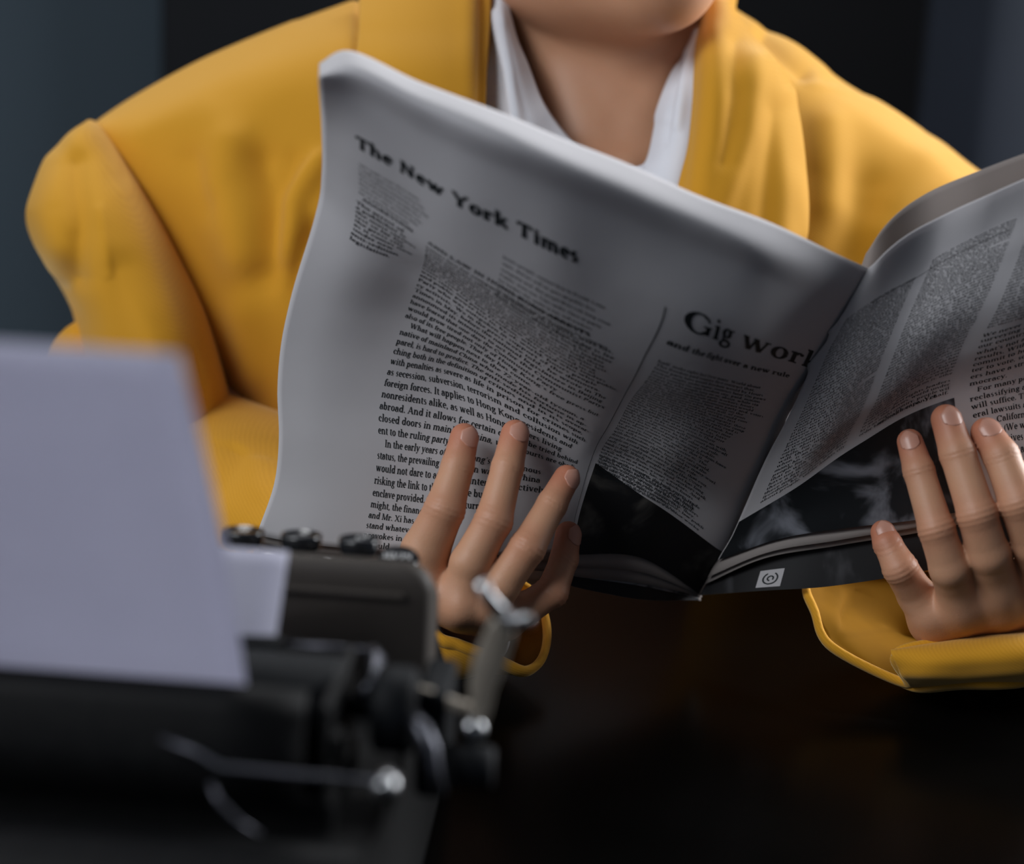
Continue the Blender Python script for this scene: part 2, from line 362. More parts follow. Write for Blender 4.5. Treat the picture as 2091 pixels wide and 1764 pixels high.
class Ink:
    def __init__(self): self.v, self.f, self.n = [], [], 0
    def line(self, s, x, y, em, xs=1.0, seg=9, bold=0.0, shear=0.0):
        """x, y of the baseline start in page millimetres (y downwards)"""
        for c in s:
            adv, gv, gf = glyph_quads(c, seg, bold)
            if len(gv):
                P = np.stack([x + (gv[:, 0] + shear*gv[:, 1])*em*xs, y - gv[:, 1]*em], 1)
                self.v.append(P); self.f += [tuple(k + self.n for k in f) for f in gf]; self.n += len(P)
            x += (adv + bold*.5) * em * xs
        return x
    def rect(self, x0, y0, x1, y1, nx=2, ny=2):
        X, Y = np.meshgrid(np.linspace(x0, x1, nx), np.linspace(y0, y1, ny))
        self.v.append(np.stack([X.ravel(), Y.ravel()], 1))
        self.f += [tuple(k + self.n for k in f) for f in gridfaces(ny, nx)]; self.n += nx*ny
    def build(self, name, page, mat_, off=0.00035):
        if not self.n: return None
        uv = np.concatenate(self.v)
        P = page.at(uv[:, 0], uv[:, 1], off)
        return add(name, P, self.f, mat_, page.parent, page.base, smooth=False)

class Page:
    """a sheet of newsprint: page millimetres -> place in the room"""
    def __init__(self, us, vs, G, parent, base, wrinkle=0.0, seed=1, dd=0.0):
        self.us = np.linspace(us[0], us[-1], 361); self.vs = np.linspace(vs[0], vs[-1], 421)
        Q = tensor(us, vs, G, self.us, self.vs); Q[..., 2] += dd
        P = W(Q)
        N = normals(P)
        if (N * (np.array(CAM_LOC) - P)).sum(-1).mean() < 0: N = -N
        if wrinkle:
            r = np.random.RandomState(seed)
            U, Vv = np.meshgrid(self.us, self.vs); D_ = 0
            for _ in range(14):
                a = r.uniform(-0.35, 0.35); ph = r.uniform(0, 6.28); fr = r.uniform(0.03, 0.14)
                D_ = D_ + np.sin((U*math.cos(a) + Vv*math.sin(a)*0.8) * fr + ph) * r.uniform(.3, 1) * 0.05 / fr
            P = P + N * (D_ * wrinkle * 0.001)[..., None]
            N = normals(P)
            if (N * (np.array(CAM_LOC) - P)).sum(-1).mean() < 0: N = -N
        self.P, self.N, self.parent, self.base = P, N, parent, base
    def at(self, u, v, off=0.0):
        fu = np.clip((u - self.us[0]) / (self.us[-1] - self.us[0]) * (len(self.us)-1), 0, len(self.us)-1.001)
        fv = np.clip((v - self.vs[0]) / (self.vs[-1] - self.vs[0]) * (len(self.vs)-1), 0, len(self.vs)-1.001)
        i, j = fu.astype(int), fv.astype(int); a, b = (fu - i)[:, None], (fv - j)[:, None]
        def S_(T): return (T[j, i]*(1-a)*(1-b) + T[j, i+1]*a*(1-b) + T[j+1, i]*(1-a)*b + T[j+1, i+1]*a*b)
        return S_(self.P) + S_(self.N) * off
    def build(self, name, mat_, su=4, sv=4, thick=0.0003):
        P = self.P[::sv, ::su]
        o = add(name, P.reshape(-1, 3), gridfaces(*P.shape[:2]), mat_, self.parent, self.base)
        m = o.modifiers.new('thickness', 'SOLIDIFY'); m.thickness = thick; m.offset = 0
        return o

# ------------------------------------------------------------------ structure
def box_mesh(name, lo, hi, mat_, bevel=0.0):
    x0, y0, z0 = lo; x1, y1, z1 = hi
    v = [(x0,y0,z0),(x1,y0,z0),(x1,y1,z0),(x0,y1,z0),(x0,y0,z1),(x1,y0,z1),(x1,y1,z1),(x0,y1,z1)]
    f = [(0,3,2,1),(4,5,6,7),(0,1,5,4),(1,2,6,5),(2,3,7,6),(3,0,4,7)]
    return make_mesh(name, v, f, mat_, False)
def box(name, lo, hi, mat_, parent=None, bevel=0.0, segs=3, base=None, rot=None):
    o = bpy.data.objects.new(name, box_mesh(name, lo, hi, mat_)); COL.objects.link(o)
    if parent is not None: o.parent = parent
    if bevel:
        m = o.modifiers.new('bevel', 'BEVEL'); m.width = bevel; m.segments = segs; m.limit_method = 'ANGLE'
        o.data.polygons.foreach_set('use_smooth', [True]*6)
        w = o.modifiers.new('wn', 'WEIGHTED_NORMAL')
    return o
def struct(o): o['kind'] = 'structure'; return o

struct(box('floor', (-2.6, -2.2, -0.05), (2.6, 2.35, 0), M_floor))
struct(box('ceiling', (-2.6, -2.2, 2.7), (2.6, 2.35, 2.75), M_ceil))
struct(box('wall_back', (-2.6, 2.25, 0), (2.6, 2.35, 2.7), M_wall))
struct(box('baseboard_back', (-2.6, 2.235, 0), (-0.47, 2.25, 0.09), M_dark, bevel=0.004))
xl = W(326, 150, 2.15)[0]
door = struct(box('door_1', (xl, 2.19, 0.0), (0.80, 2.25, 2.4), M_dark, bevel=0.006))

# dark velvet curtain at the right
us = np.linspace(0, 1, 160)
cv, cf = [], []
for j, z in enumerate(np.linspace(0.02, 2.45, 24)):
    for u in us:
        x = 0.445 + u*0.80
        y = 2.06 + 1.6*max(0, x - .515)**1.5*(1 if x < .66 else 0) + (.088 + .03*math.sin((x - .66)*30) if x >= .66 else 0)
        cv.append((x, y, z))
cur = add('curtain', cv, gridfaces(24, 160), M_navy, None, (0.9, 2.1, 0.02))
cur.modifiers.new('thickness', 'SOLIDIFY').thickness = 0.003
tag(cur, 'dark navy curtain hanging behind the right shoulder', 'curtain')

# table
tb = empty('table', (0.1, 0.67, 0), 'black glossy table under the typewriter, hands and newspaper', 'table')
box('tabletop', (-0.95, -0.37, 0.715), (0.95, 0.378, 0.75), M_table, tb, bevel=0.004)
for sx in (-1, 1):
    for sy in (-1, 1):
        cx, cy = sx*0.88, -0.012 + sy*0.30
        box('leg', (cx-0.03, cy-0.03, 0.0), (cx+0.03, cy+0.03, 0.716), M_table, tb, bevel=0.003)
# ------------------------------------------------------------------ newspaper
LP = 6.2                                     # millimetres from one body line to the next
NB = tuple(W(1430, 1215, 0.94))
news = empty('newspaper', NB, 'open grey broadsheet newspaper held up in both hands', 'newspaper')
rowsL = [-42, -38.5, -34, -26, -18, -6, 1, 5, 9, 13, 17, 21.5]
colsL = [0, 21, 60, 112, 164, 172, 225, 270]
pxL = [
 [(650,126),(703,103),(860,170),(1065,250),(1290,338),(1330,355),(1560,450),(1775,548)],
 [(650,153),(711,140),(862,208),(1070,295),(1294,388),(1336,406),(1559,503),(1752,588)],
 [(651,190),(722,200),(868,275),(1080,368),(1300,460),(1345,480),(1558,565),(1722,640)],
 [(654,262),(727,303),(868,385),(1085,497),(1305,598),(1360,625),(1530,690),(1665,735)],
 [(656,352),(729,400),(870,492),(1060,610),(1270,712),(1314,733),(1490,788),(1628,820)],
 [(640,458),(708,518),(854,570),(1035,692),(1250,805),(1270,815),(1430,885),(1560,945)],
 [(594,610),(668,632),(822,660),(1000,746),(1218,862),(1240,870),(1392,945),(1520,1030)],
 [(575,700),(648,712),(797,737),(978,784),(1203,899),(1218,907),(1372,983),(1500,1075)],
 [(567,795),(640,806),(775,828),(985,872),(1182,942),(1202,948),(1352,1020),(1482,1115)],
 [(570,893),(640,904),(770,929),(957,956),(1172,996),(1186,1002),(1340,1055),(1465,1145)],
 [(561,985),(628,1000),(757,1029),(948,1054),(1158,1062),(1170,1064),(1328,1098),(1448,1175)],
 [(524,1092),(585,1104),(735,1122),(950,1135),(1152,1128),(1164,1130),(1315,1140),(1427,1212)]]
de = [.744,.730,.744,.778,.812,.842,.87,.882,.89,.895,.90,.90]        # left edge
dm = [.742,.728,.743,.770,.802,.842,.87,.884,.894,.899,.903,.905]      # middle
dr = [.784,.780,.793,.817,.847,.880,.898,.914,.921,.926,.931,.936]      # towards the fold
df = [.832,.838,.848,.868,.892,.917,.937,.945,.952,.957,.962,.967]       # fold
GL_ = []
for r, a in enumerate(pxL):
    ds = [de[r], de[r]*.5+dm[r]*.5-.002, dm[r]-.002, dm[r], dm[r]*.6+dr[r]*.4, dm[r]*.5+dr[r]*.5, dr[r], df[r]]
    GL_.append([(x, y, d) for (x, y), d in zip(a, ds)])
vL = [q*LP for q in rowsL]
colsL = colsL + [277]
for i_, row in enumerate(GL_):
    x, y, d = row[-1]; e_ = 1 - i_/11; row.append((x + 3 + 11*e_, y + 1 + 4*e_, d + .006))
PL = Page(colsL, vL, GL_, news, NB, wrinkle=0.5, seed=4)
PL.build('left_page', M_news)

rowsR = [-42, -34, -24, -14, -6, 1.5, 6, 12]
colsR = [0, 30, 66, 94, 122, 160, 200]
pxR = [
 [(1775,548),(1822,502),(1925,438),(2030,392),(2135,350),(2265,300),(2395,260)],
 [(1722,640),(1790,590),(1905,522),(2008,470),(2115,425),(2250,375),(2380,330)],
 [(1663,738),(1750,685),(1868,612),(1973,557),(2085,515),(2225,460),(2360,410)],
 [(1606,858),(1712,795),(1825,720),(1925,668),(2040,625),(2185,575),(2330,530)],
 [(1560,945),(1680,885),(1790,812),(1885,755),(1998,708),(2150,660),(2300,620)],
 [(1512,1055),(1632,985),(1750,905),(1850,850),(1980,802),(2130,772),(2270,750)],
 [(1492,1100),(1610,1045),(1748,985),(1860,935),(1992,882),(2130,860),(2265,845)],
 [(1468,1142),(1590,1100),(1735,1078),(1866,1062),(2000,1035),(2140,1010),(2265,990)]]
dF = [.830,.846,.866,.890,.912,.937,.947,.955]
gR = [0, .026, .043, .052, .058, .058, .052]
back = [.044, .036, .022, .008, .002, 0, 0, 0]        # the right page stands more upright than the fold
GR_ = [[(x, y, dF[r] - g - .001 + back[r]*min(1, c/66)) for (x, y), g, c in zip(a, gR, colsR)] for r, a in enumerate(pxR)]
# the torn, slightly ragged fold edge of the right sheet
vR = [q*LP for q in rowsR]
PR = Page(colsR, vR, GR_, news, NB, wrinkle=0.6, seed=9)
U0 = np.arange(361)
for j in range(421):
    v = PR.vs[j]
    k = 3.0*math.exp(-((v/LP + 24)/1.3)**2) + 2.4*math.exp(-((v/LP + 31)/0.9)**2) + .35*math.sin(v*1.7)*math.exp(-((v/LP + 27)/6)**2)
    sh = (PR.P[j, 1] - PR.P[j, 0]); sh = sh/np.linalg.norm(sh)
    PR.P[j, :8] -= (sh*k*.0016)[None]*np.linspace(1, 0, 8)[:, None]
PR.build('right_page', M_news)

# sheets underneath: they show as edges below the pages and behind the top
def shifted(G, dpx, dd, bot):
    G2 = [[(x + dpx[0], y + dpx[1], d + dd) for x, y, d in row] for row in G]
    bot = list(bot) + [bot[-1]]*(len(G[-1]) - len(bot))
    last = [(x + bx, y + by, d + dd*1.2) for (x, y, d), (bx, by) in zip(G[-1], bot)]
    return G2 + [last]
underL = []
for n, (dd, bots) in enumerate([
    (.0035, [(-3,14),(-3,14),(0,14),(0,12),(-4,22),(-2,24),(0,30),(2,3)]),
    (.0065, [(-5,26),(-5,26),(0,26),(0,28),(-6,42),(-4,44),(-2,52),(3,6)]),
    (.0095, [(-7,40),(-7,40),(0,40),(0,50),(-8,62),(-6,64),(-6,84),(0,14)])]):
    G2 = shifted(GL_, (1, 1.5), dd, bots)
    p = Page(colsL, vL + [vL[-1] + 8 + 4*n], G2, news, NB, wrinkle=0.5, seed=4)
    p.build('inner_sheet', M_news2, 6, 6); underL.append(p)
underR = []
for n, (dd, bots) in enumerate([
    (.0035, [(-20,38),(-25,30),(-20,24),(0,16),(0,14),(0,14),(0,14)]),
    (.0070, [(-26,52),(-32,42),(-25,36),(-4,28),(0,26),(0,26),(0,26)]),
    (.0110, [(-40,74),(-30,106),(-30,118),(-10,110),(0,104),(0,100),(0,100)])]):
    G2 = shifted(GR_, (0, 0), dd, bots)
    if n == 2:
        up = [(-6,-30),(-14,-42),(-30,-46),(-30,-44),(-30,-40),(-30,-40),(-30,-40)]
        G2[0] = [(x+a, y+b, d) for (x, y, d), (a, b) in zip(G2[0], up)]
    p = Page(colsR, vR + [vR[-1] + 8 + 6*n], G2, news, NB, wrinkle=0.6, seed=9)
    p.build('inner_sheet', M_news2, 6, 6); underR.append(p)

# printed matter ------------------------------------------------------------
rnd = random.Random(5)
WORDS = ('the of and to in a for that is on with as at by an be from his it they were have has their will would not but or which city who when more years '
         'country public people state court workers drivers rights service letter voters contract company minimum hours paid leave read about could make over '
         'under after last press freedom party leaders might early later while many other these first law rule trade bank world order power long half').split()
def filler(nch):
    s = ''
    while len(s) < nch - 2:
        w = rnd.choice(WORDS)
        if rnd.random() < .07: w = w.capitalize()
        s += w + (rnd.choice(['', '', '', '', '', '', ',', '.']) + ' ')
    return s.strip()[:nch]

BODY = {
 -6: 'Party who was outspoken in support of the democra-',
 -5: 'cy activists. “We in the press were told,” he wrote in The'.replace('“', "'").replace('”', "'"),
 -4: 'Times in May, before the national legislature in Beijing',
 -3: 'announced its intention to act for the Communist Party:',
 -2: "have feared that one day the Communist Party -",
 -1: "would grow tired not only of Hong Kong's free press but",
 0: 'also of its free people. That day has come.',
 1: '    What will happen next to the 72-year-old tycoon, a',
 2: 'native of mainland China who made his fortune in ap-',
 3: 'parel, is hard to predict. The anti-sedition law is overar-',
 4: 'ching both in the definition of crimes and in its scope,',
 5: 'with penalties as severe as life in prison for crimes such',
 6: 'as secession, subversion, terrorism and collusion with',
 7: 'foreign forces. It applies to Hong Kong residents and',
 8: 'nonresidents alike, as well as Hong Kongers living',
 9: 'abroad. And it allows for certain cases to be tried behind',
 10: 'closed doors in mainland China, where courts are obedi-',
 11: 'ent to the ruling party.',
 12: "    In the early years of Hong Kong's autonomous",
 13: 'status, the prevailing assumption was that China',
 14: 'would not dare to attempt to intervene, actively for',
 15: 'risking the link to the world the business',
 16: 'enclave provided. Even in the turmoil',
 17: 'might, the financial center',
 18: 'and Mr. Xi has come to',
 19: 'stand whatever the law',
 20: 'provokes in the West or',
 21: 'it would'}
EM, XS = 5.35, 0.775
ink = Ink()
for k in range(-17, 22):
    s = BODY.get(k)
    if s is None: s = filler(rnd.choice([54, 55, 57, 56]))
    far = k < -4
    w = text_width(s) * EM
    xs = XS if (k in BODY and len(s) < 49) else min(104.0 / max(w, 1), XS * 1.06)
    if k >= 15: xs = XS
    ink.line(s, 60, (k + .26)*LP, EM, xs, seg=6 if far else 12, bold=.022)
ink.build('body_text', PL, M_ink)

ink = Ink()                                   # nameplate, notes beneath it, small bold column
ink.line('The New York Times', 21, -26.4*LP, 15.5, 0.80, seg=12, bold=.09)
for k in range(7):
    ink.line(filler(34 - k*1), 22, (-23.6 + k*.8)*LP, 3.6, .8, seg=5)
for k in range(9):
    ink.line(filler(44), 100, (-22.3 + k*.85)*LP, 3.8, .8, seg=5)
ink.line('A LESSON AND A FATE IN HONG KONG ARREST'.replace('LESSON AND', 'PUBLISHER') if False else 'AGGRESSION', 24, -17.9*LP, 4.6, 1.0, seg=8, bold=.06)
ink.line('AND LAW IN HONG KONG ARRESTS', 61, -17.9*LP, 5.2, 1.03, seg=8, bold=.05)
SMALL = ['The arrest of', 'a publisher is', 'the most serious', 'test so far for', 'the press city', 'as it comes now', 'under new', 'anti-sedition', 'legislation.']
for k, s in enumerate(SMALL):
    ink.line(s, 19.5 + (0.6 if k > 6 else 1.2), (-16.6 + k*1.03)*LP, 5.8, .86, seg=9, bold=.035)
ink.build('headline_text', PL, M_ink)

ink = Ink()                                   # rule and right-hand column
ink.rect(171.6, -26*LP, 172.0, 19*LP, 2, 90)
ink.line('Gig workers', 178, -24.4*LP, 23.5, 1.06, seg=14, bold=.02)
ink.line('and the fight over a new rule', 176, -21.6*LP, 7.0, .93, seg=7, bold=.05)
for k in range(44):
    y = -18.6 + k*.66
    ink.line(filler(48), 177, y*LP, 4.0, .86, seg=5, bold=.012)
ENDS = ['or fewer drivers could be paid', 'cost exactly what each would', 'redline the number of rides', "could take, and in other", "driver's rates would", 'would not be as readily available.']
for k, s in enumerate(ENDS):
    ink.line(s + ' ' + filler(16), 178, (10.6 - 3.9 + k*.66)*LP, 4.0, .86, seg=8, bold=.012)
ink.build('side_column_text', PL, M_ink)

def photo(name, page, u0, u1, top, bot, mat_, off, nx=40, ny=24):
    U, T = np.meshgrid(np.linspace(u0, u1, nx), np.linspace(0, 1, ny))
    Vv = top(U)*(1-T) + bot(U)*T
    P = page.at(U.ravel(), Vv.ravel(), off)
    add(name, P, gridfaces(ny, nx), mat_, page.parent, page.base)
photo('photograph', PL, 176, 269.5, lambda u: (8.2 + (u-176)/94*2.2 + 1.3*np.sin((u-176)/94*3.14))*LP, lambda u: 21.5*LP + 0*u, M_ph1, .0003)

ink = Ink()
for c, (u0, wd, n_, k0, k1) in enumerate([(9, 48, 33, -31, 1.2), (66, 46, 33, -33, .7), (121.5, 46, 34, -36, -9)]):
    y = k0
    while y < k1:
        s = filler(n_ + rnd.choice([-1, 0, 1]))
        xs = wd/(text_width(s)*3.5)
        if rnd.random() < .07: s = s[:int(n_*rnd.uniform(.3, .8))]
        if c == 0 and rnd.random() < .15 and y > -8: y += 0
        ink.line(s, u0 + rnd.uniform(0, .4), y*LP, 3.5, xs, seg=5, bold=.01)
        y += .60
ink.rect(30, -31*LP, 110, -30.9*LP, 30, 2)
ink.build('column_text', PR, M_ink)
ink = Ink()
RC = {-8.2: 'We never could', -7.2: 'surveying every', -6.2: 'our country about', -5.1: "what's not and to", -4.1: 'results. With the new', -3.1: 'commit to helping',
      -2.1: 'ter to vote, so that vot', -1.05: 'ers have a strong de', 0: 'mocracy.', 1.05: '   For many people,', 2.1: 'reclassifying all gig', 3.1: 'will suffice. That is',
      4.1: 'eral lawsuits against', 5.1: '     in California', 6.1: '     ll 5. (We were', 7.1: '     initiatives to', 8.1: '       drivers and', 9.1: '       ble rest to', 10.1: '       the many'}
for y, s in RC.items():
    ink.line(s, 121.5, (y + .3)*LP, 5.6, .88, seg=10, bold=.02)
ink.line('on health care. Yet', 77, 1.15*LP - 3.3, 4.6, .86, seg=8, bold=.02)
ink.build('body_text', PR, M_ink)
photo('photograph', PR, .6, 115, lambda u: (2.3 - .9*(u/115) )*LP, lambda u: 12*LP + 0*u, M_ph2, .0003)

# lower edges of the sheets below: printed bands
photo('photograph', underL[2], 160, 268, lambda u: vL[-1] + 2 + 0*u, lambda u: vL[-1] + 11 + 0*u, M_ph3, .0003)
photo('photograph', underR[2], 1, 200, lambda u: vR[-1] - 3 + 0*u, lambda u: vR[-1] + 20 + 0*u, M_ph4, .0003)
photo('photograph', underL[2], 160, 268, lambda u: vL[-1] + 11 + 0*u, lambda u: vL[-1] + 15.9 + 0*u, M_ph4, .0003)
# small square emblem printed on the lowest sheet
ub, vb = 26, vR[-1] + 12.5
photo('emblem_square', underR[2], ub, ub + 12, lambda u: vb + 0*u, lambda u: vb + 6.2 + 0*u, M_news, .0005, 8, 8)
ink = Ink()
for r0, r1, a0, a1 in ((2.6, .5, -60, 240), (1.2, .5, 100, 400)):
    an = np.radians(np.linspace(a0, a1, 18)); k = ink.n
    for a in an:
        for rr in (r0, r0 - r1):
            ink.v.append(np.array([[ub + 6 + rr*1.5*math.cos(a), vb + 3.1 + rr*.85*math.sin(a)]]))
    ink.f += [(k+2*i, k+2*i+1, k+2*i+3, k+2*i+2) for i in range(17)]; ink.n += 36
ink.build('emblem_mark', underR[2], M_ink, .0007)

# ------------------------------------------------------------------ person
import openvdb as vdb

def smin(a, b, k):
    h = np.clip(0.5 + 0.5*(b - a)/k, 0, 1)
    return b*(1-h) + a*h - k*h*(1-h)
def cone(X, p0, r0, p1, r1):
    """distance to a capsule whose radius tapers from r0 to r1"""
    p0 = np.asarray(p0); p1 = np.asarray(p1); d = p1 - p0; L2 = (d*d).sum() + 1e-12
    t = np.clip(((X - p0.astype(np.float32)) @ d.astype(np.float32)) / L2, 0, 1)
    q = X - p0.astype(np.float32) - t[..., None]*d.astype(np.float32)
    return np.sqrt((q*q).sum(-1)) - (r0 + (r1 - r0)*t)
def ellip(X, c, r, R=None):
    q = X - np.asarray(c, np.float32)
    if R is not None: q = q @ np.asarray(R, np.float32)
    r = np.asarray(r, np.float32)
    k0 = np.sqrt(((q/r)**2).sum(-1)); k1 = np.sqrt(((q/(r*r))**2).sum(-1)) + 1e-9
    return k0*(k0 - 1)/k1
def field_mesh(fn, lo, hi, vox):
    lo = np.asarray(lo); n = np.ceil((np.asarray(hi) - lo)/vox).astype(int) + 1
    ax = [np.arange(n[i], dtype=np.float32)*vox + np.float32(lo[i]) for i in range(3)]
    X = np.stack(np.meshgrid(*ax, indexing='ij'), -1)
    f = fn(X).astype(np.float32)
    # close the volume at the borders of the box
    for a in range(3):
        s = [slice(None)]*3
        for e in (0, -1):
            s[a] = e; f[tuple(s)] = np.maximum(f[tuple(s)], vox)
    g = vdb.FloatGrid(float(4*vox)); g.copyFromArray(np.clip(f, -4*vox, 4*vox))
    pts, quads = g.convertToQuads(0.0)
    return np.asarray(pts, float)*vox + lo, np.asarray(quads)[:, ::-1]

# --- the two hands: chains of pixel landmarks + distance from the lens + radius in pixels
def chain(c, k=1.0): return [(W(x, y, d - (.010 if x > 1500 and y < 1200 and d < .91 else 0)), r*k/F*d) for x, y, d, r in c]
HANDS = {
 'right': dict(   # the hand at the left of the picture
  fingers=[
   [(852,1215,.886,56),(868,1126,.877,46),(908,1040,.870,37),(935,950,.876,30.5),(948,893,.881,27)],
   [(940,1230,.876,43),(960,1150,.868,38),(1008,1063,.866,34.5),(1036,955,.874,30),(1052,886,.882,27)],
   [(990,1235,.878,39),(1024,1195,.868,35),(1077,1118,.865,33),(1127,1030,.876,28.5),(1157,976,.884,25)],
   [(1030,1262,.892,34),(1075,1242,.886,31),(1128,1208,.885,29),(1152,1142,.893,26.5),(1160,1090,.897,24)]],
  palm=[[(858,1212,.890,54),(905,1285,.930,50)],[(945,1240,.880,40),(945,1275,.930,50)],[(1000,1245,.884,38),(985,1275,.935,45)],
        [(1030,1262,.893,33),(1010,1280,.935,38)],[(862,1205,.890,50),(945,1225,.880,40)],[(945,1240,.882,40),(1000,1245,.884,38)],[(1000,1245,.884,38),(1030,1262,.893,33)],
        [(850,1190,.905,44),(900,1270,.945,50)]],
  thumb=[(880,1270,.945,46),(850,1190,.930,42),(862,1110,.9265,34),(885,1050,.9255,28)],
  arm=[(945,1280,.945,62),(905,1265,.995,78),(780,1200,1.04,95)],
  knuckle=[(942,1243,.866,15),(870,1205,.872,13),(1000,1246,.869,10)]),
 'left': dict(    # the hand at the right of the picture
  fingers=[
   [(2140,1210,.888,44),(2112,1110,.868,40),(2082,1025,.858,37),(2044,930,.866,33),(2014,884,.873,29)],
   [(2045,1225,.884,42),(2018,1130,.868,39),(1995,1050,.860,35),(1955,925,.868,33),(1932,856,.874,28)],
   [(1965,1238,.886,40),(1938,1160,.872,36),(1912,1080,.866,32),(1876,960,.874,28.5),(1858,902,.880,24)],
   [(1905,1268,.896,38),(1872,1215,.890,36),(1838,1160,.888,31),(1812,1110,.893,26),(1803,1087,.896,23)]],
  palm=[[(2140,1210,.890,44),(2085,1320,.925,60)],[(2045,1225,.888,42),(2045,1320,.925,60)],[(1965,1238,.890,42),(2000,1315,.925,58)],
        [(1905,1268,.898,38),(1975,1300,.925,45)],[(2140,1210,.890,44),(2045,1225,.888,44)],[(2045,1225,.888,44),(1965,1238,.890,42)],[(1965,1238,.890,42),(1905,1268,.898,38)],
        [(2160,1230,.910,44),(2090,1310,.93,56)]],
  thumb=[(2140,1290,.935,44),(2190,1190,.925,38),(2180,1110,.9175,31),(2150,1060,.9165,26)],
  arm=[(2040,1325,.935,72),(2090,1335,.99,85),(2230,1330,1.04,98)],
  knuckle=[(1963,1238,.878,16),(2041,1214,.874,16),(1896,1262,.886,9)])}

def hand_field(H):
    fs = [chain(c, 1.09) for c in H['fingers'] + [H['thumb']]]
    palm = [chain(c) for c in H['palm']]; arm = chain(H['arm'])
    kn = [(W(x, y, d), r/F*d) for x, y, d, r in H['knuckle']]
    def fn(X):
        tot = None
        for (a, ra), (b, rb) in palm:
            f = cone(X, a, ra, b, rb); tot = f if tot is None else smin(tot, f, .010)
        for (a, ra), (b, rb) in zip(arm[:-1], arm[1:]): tot = smin(tot, cone(X, a, ra, b, rb), .014)
        FF = None
        for c in fs:
            g = None
            for (a, ra), (b, rb) in zip(c[:-1], c[1:]):
                f = cone(X, a, ra, b, rb); g = f if g is None else smin(g, f, .0018)
            # swelling at the middle joint, small skin folds across its back
            p, r = c[2]; q = X - p.astype(np.float32); ax = (c[3][0] - c[1][0]); ax = ax/np.linalg.norm(ax)
            s = q @ ax.astype(np.float32); dist = np.sqrt((q*q).sum(-1))
            g = g - .0003*np.exp(-(s/.007)**2) + .00030*np.sin(s*2300)*np.exp(-(s/.0040)**2)*np.exp(-(dist/.016)**4)
            p, r = c[3]; q = X - p.astype(np.float32); s = q @ ax.astype(np.float32)
            g = g + .00025*np.sin(s*2900)*np.exp(-(s/.0024)**2)
            FF = g if FF is None else smin(FF, g, .0022)
        tot = smin(tot, FF, .0065)
        for p, r in kn:
            q = X - p.astype(np.float32); tot = smin(tot, np.sqrt((q*q).sum(-1)) - r, .014)
        return tot
    return fn, fs

PB = np.array([0.06, 1.22, 0.0])             # where the sitter's weight stands
VS, FS, BL, NV = [], [], [], 0
finger_ends = []
for nm, H in HANDS.items():
    fn, fs = hand_field(H)
    allp = [c for ch in (H['fingers'] + H['palm'] + [H['thumb']]) for c in ch] + H['arm'][:2]
    P = np.array([W(x, y, d) for x, y, d, r in allp])
    v, q = field_mesh(fn, P.min(0) - .028, P.max(0) + .028, .0009)
    blush = np.zeros(len(v))
    for c in fs:
        for k, amp, sg in ((len(c)-1, .9, .013), (2, .55, .009), (0, .35, .012), (3, .35, .008)):
            dd = np.linalg.norm(v - c[k][0], axis=1); blush = np.maximum(blush, amp*np.exp(-(dd/sg)**2*.8))
    VS.append(v); FS.append(q + NV); BL.append(blush); NV += len(v)
    finger_ends.append(fs[:4])

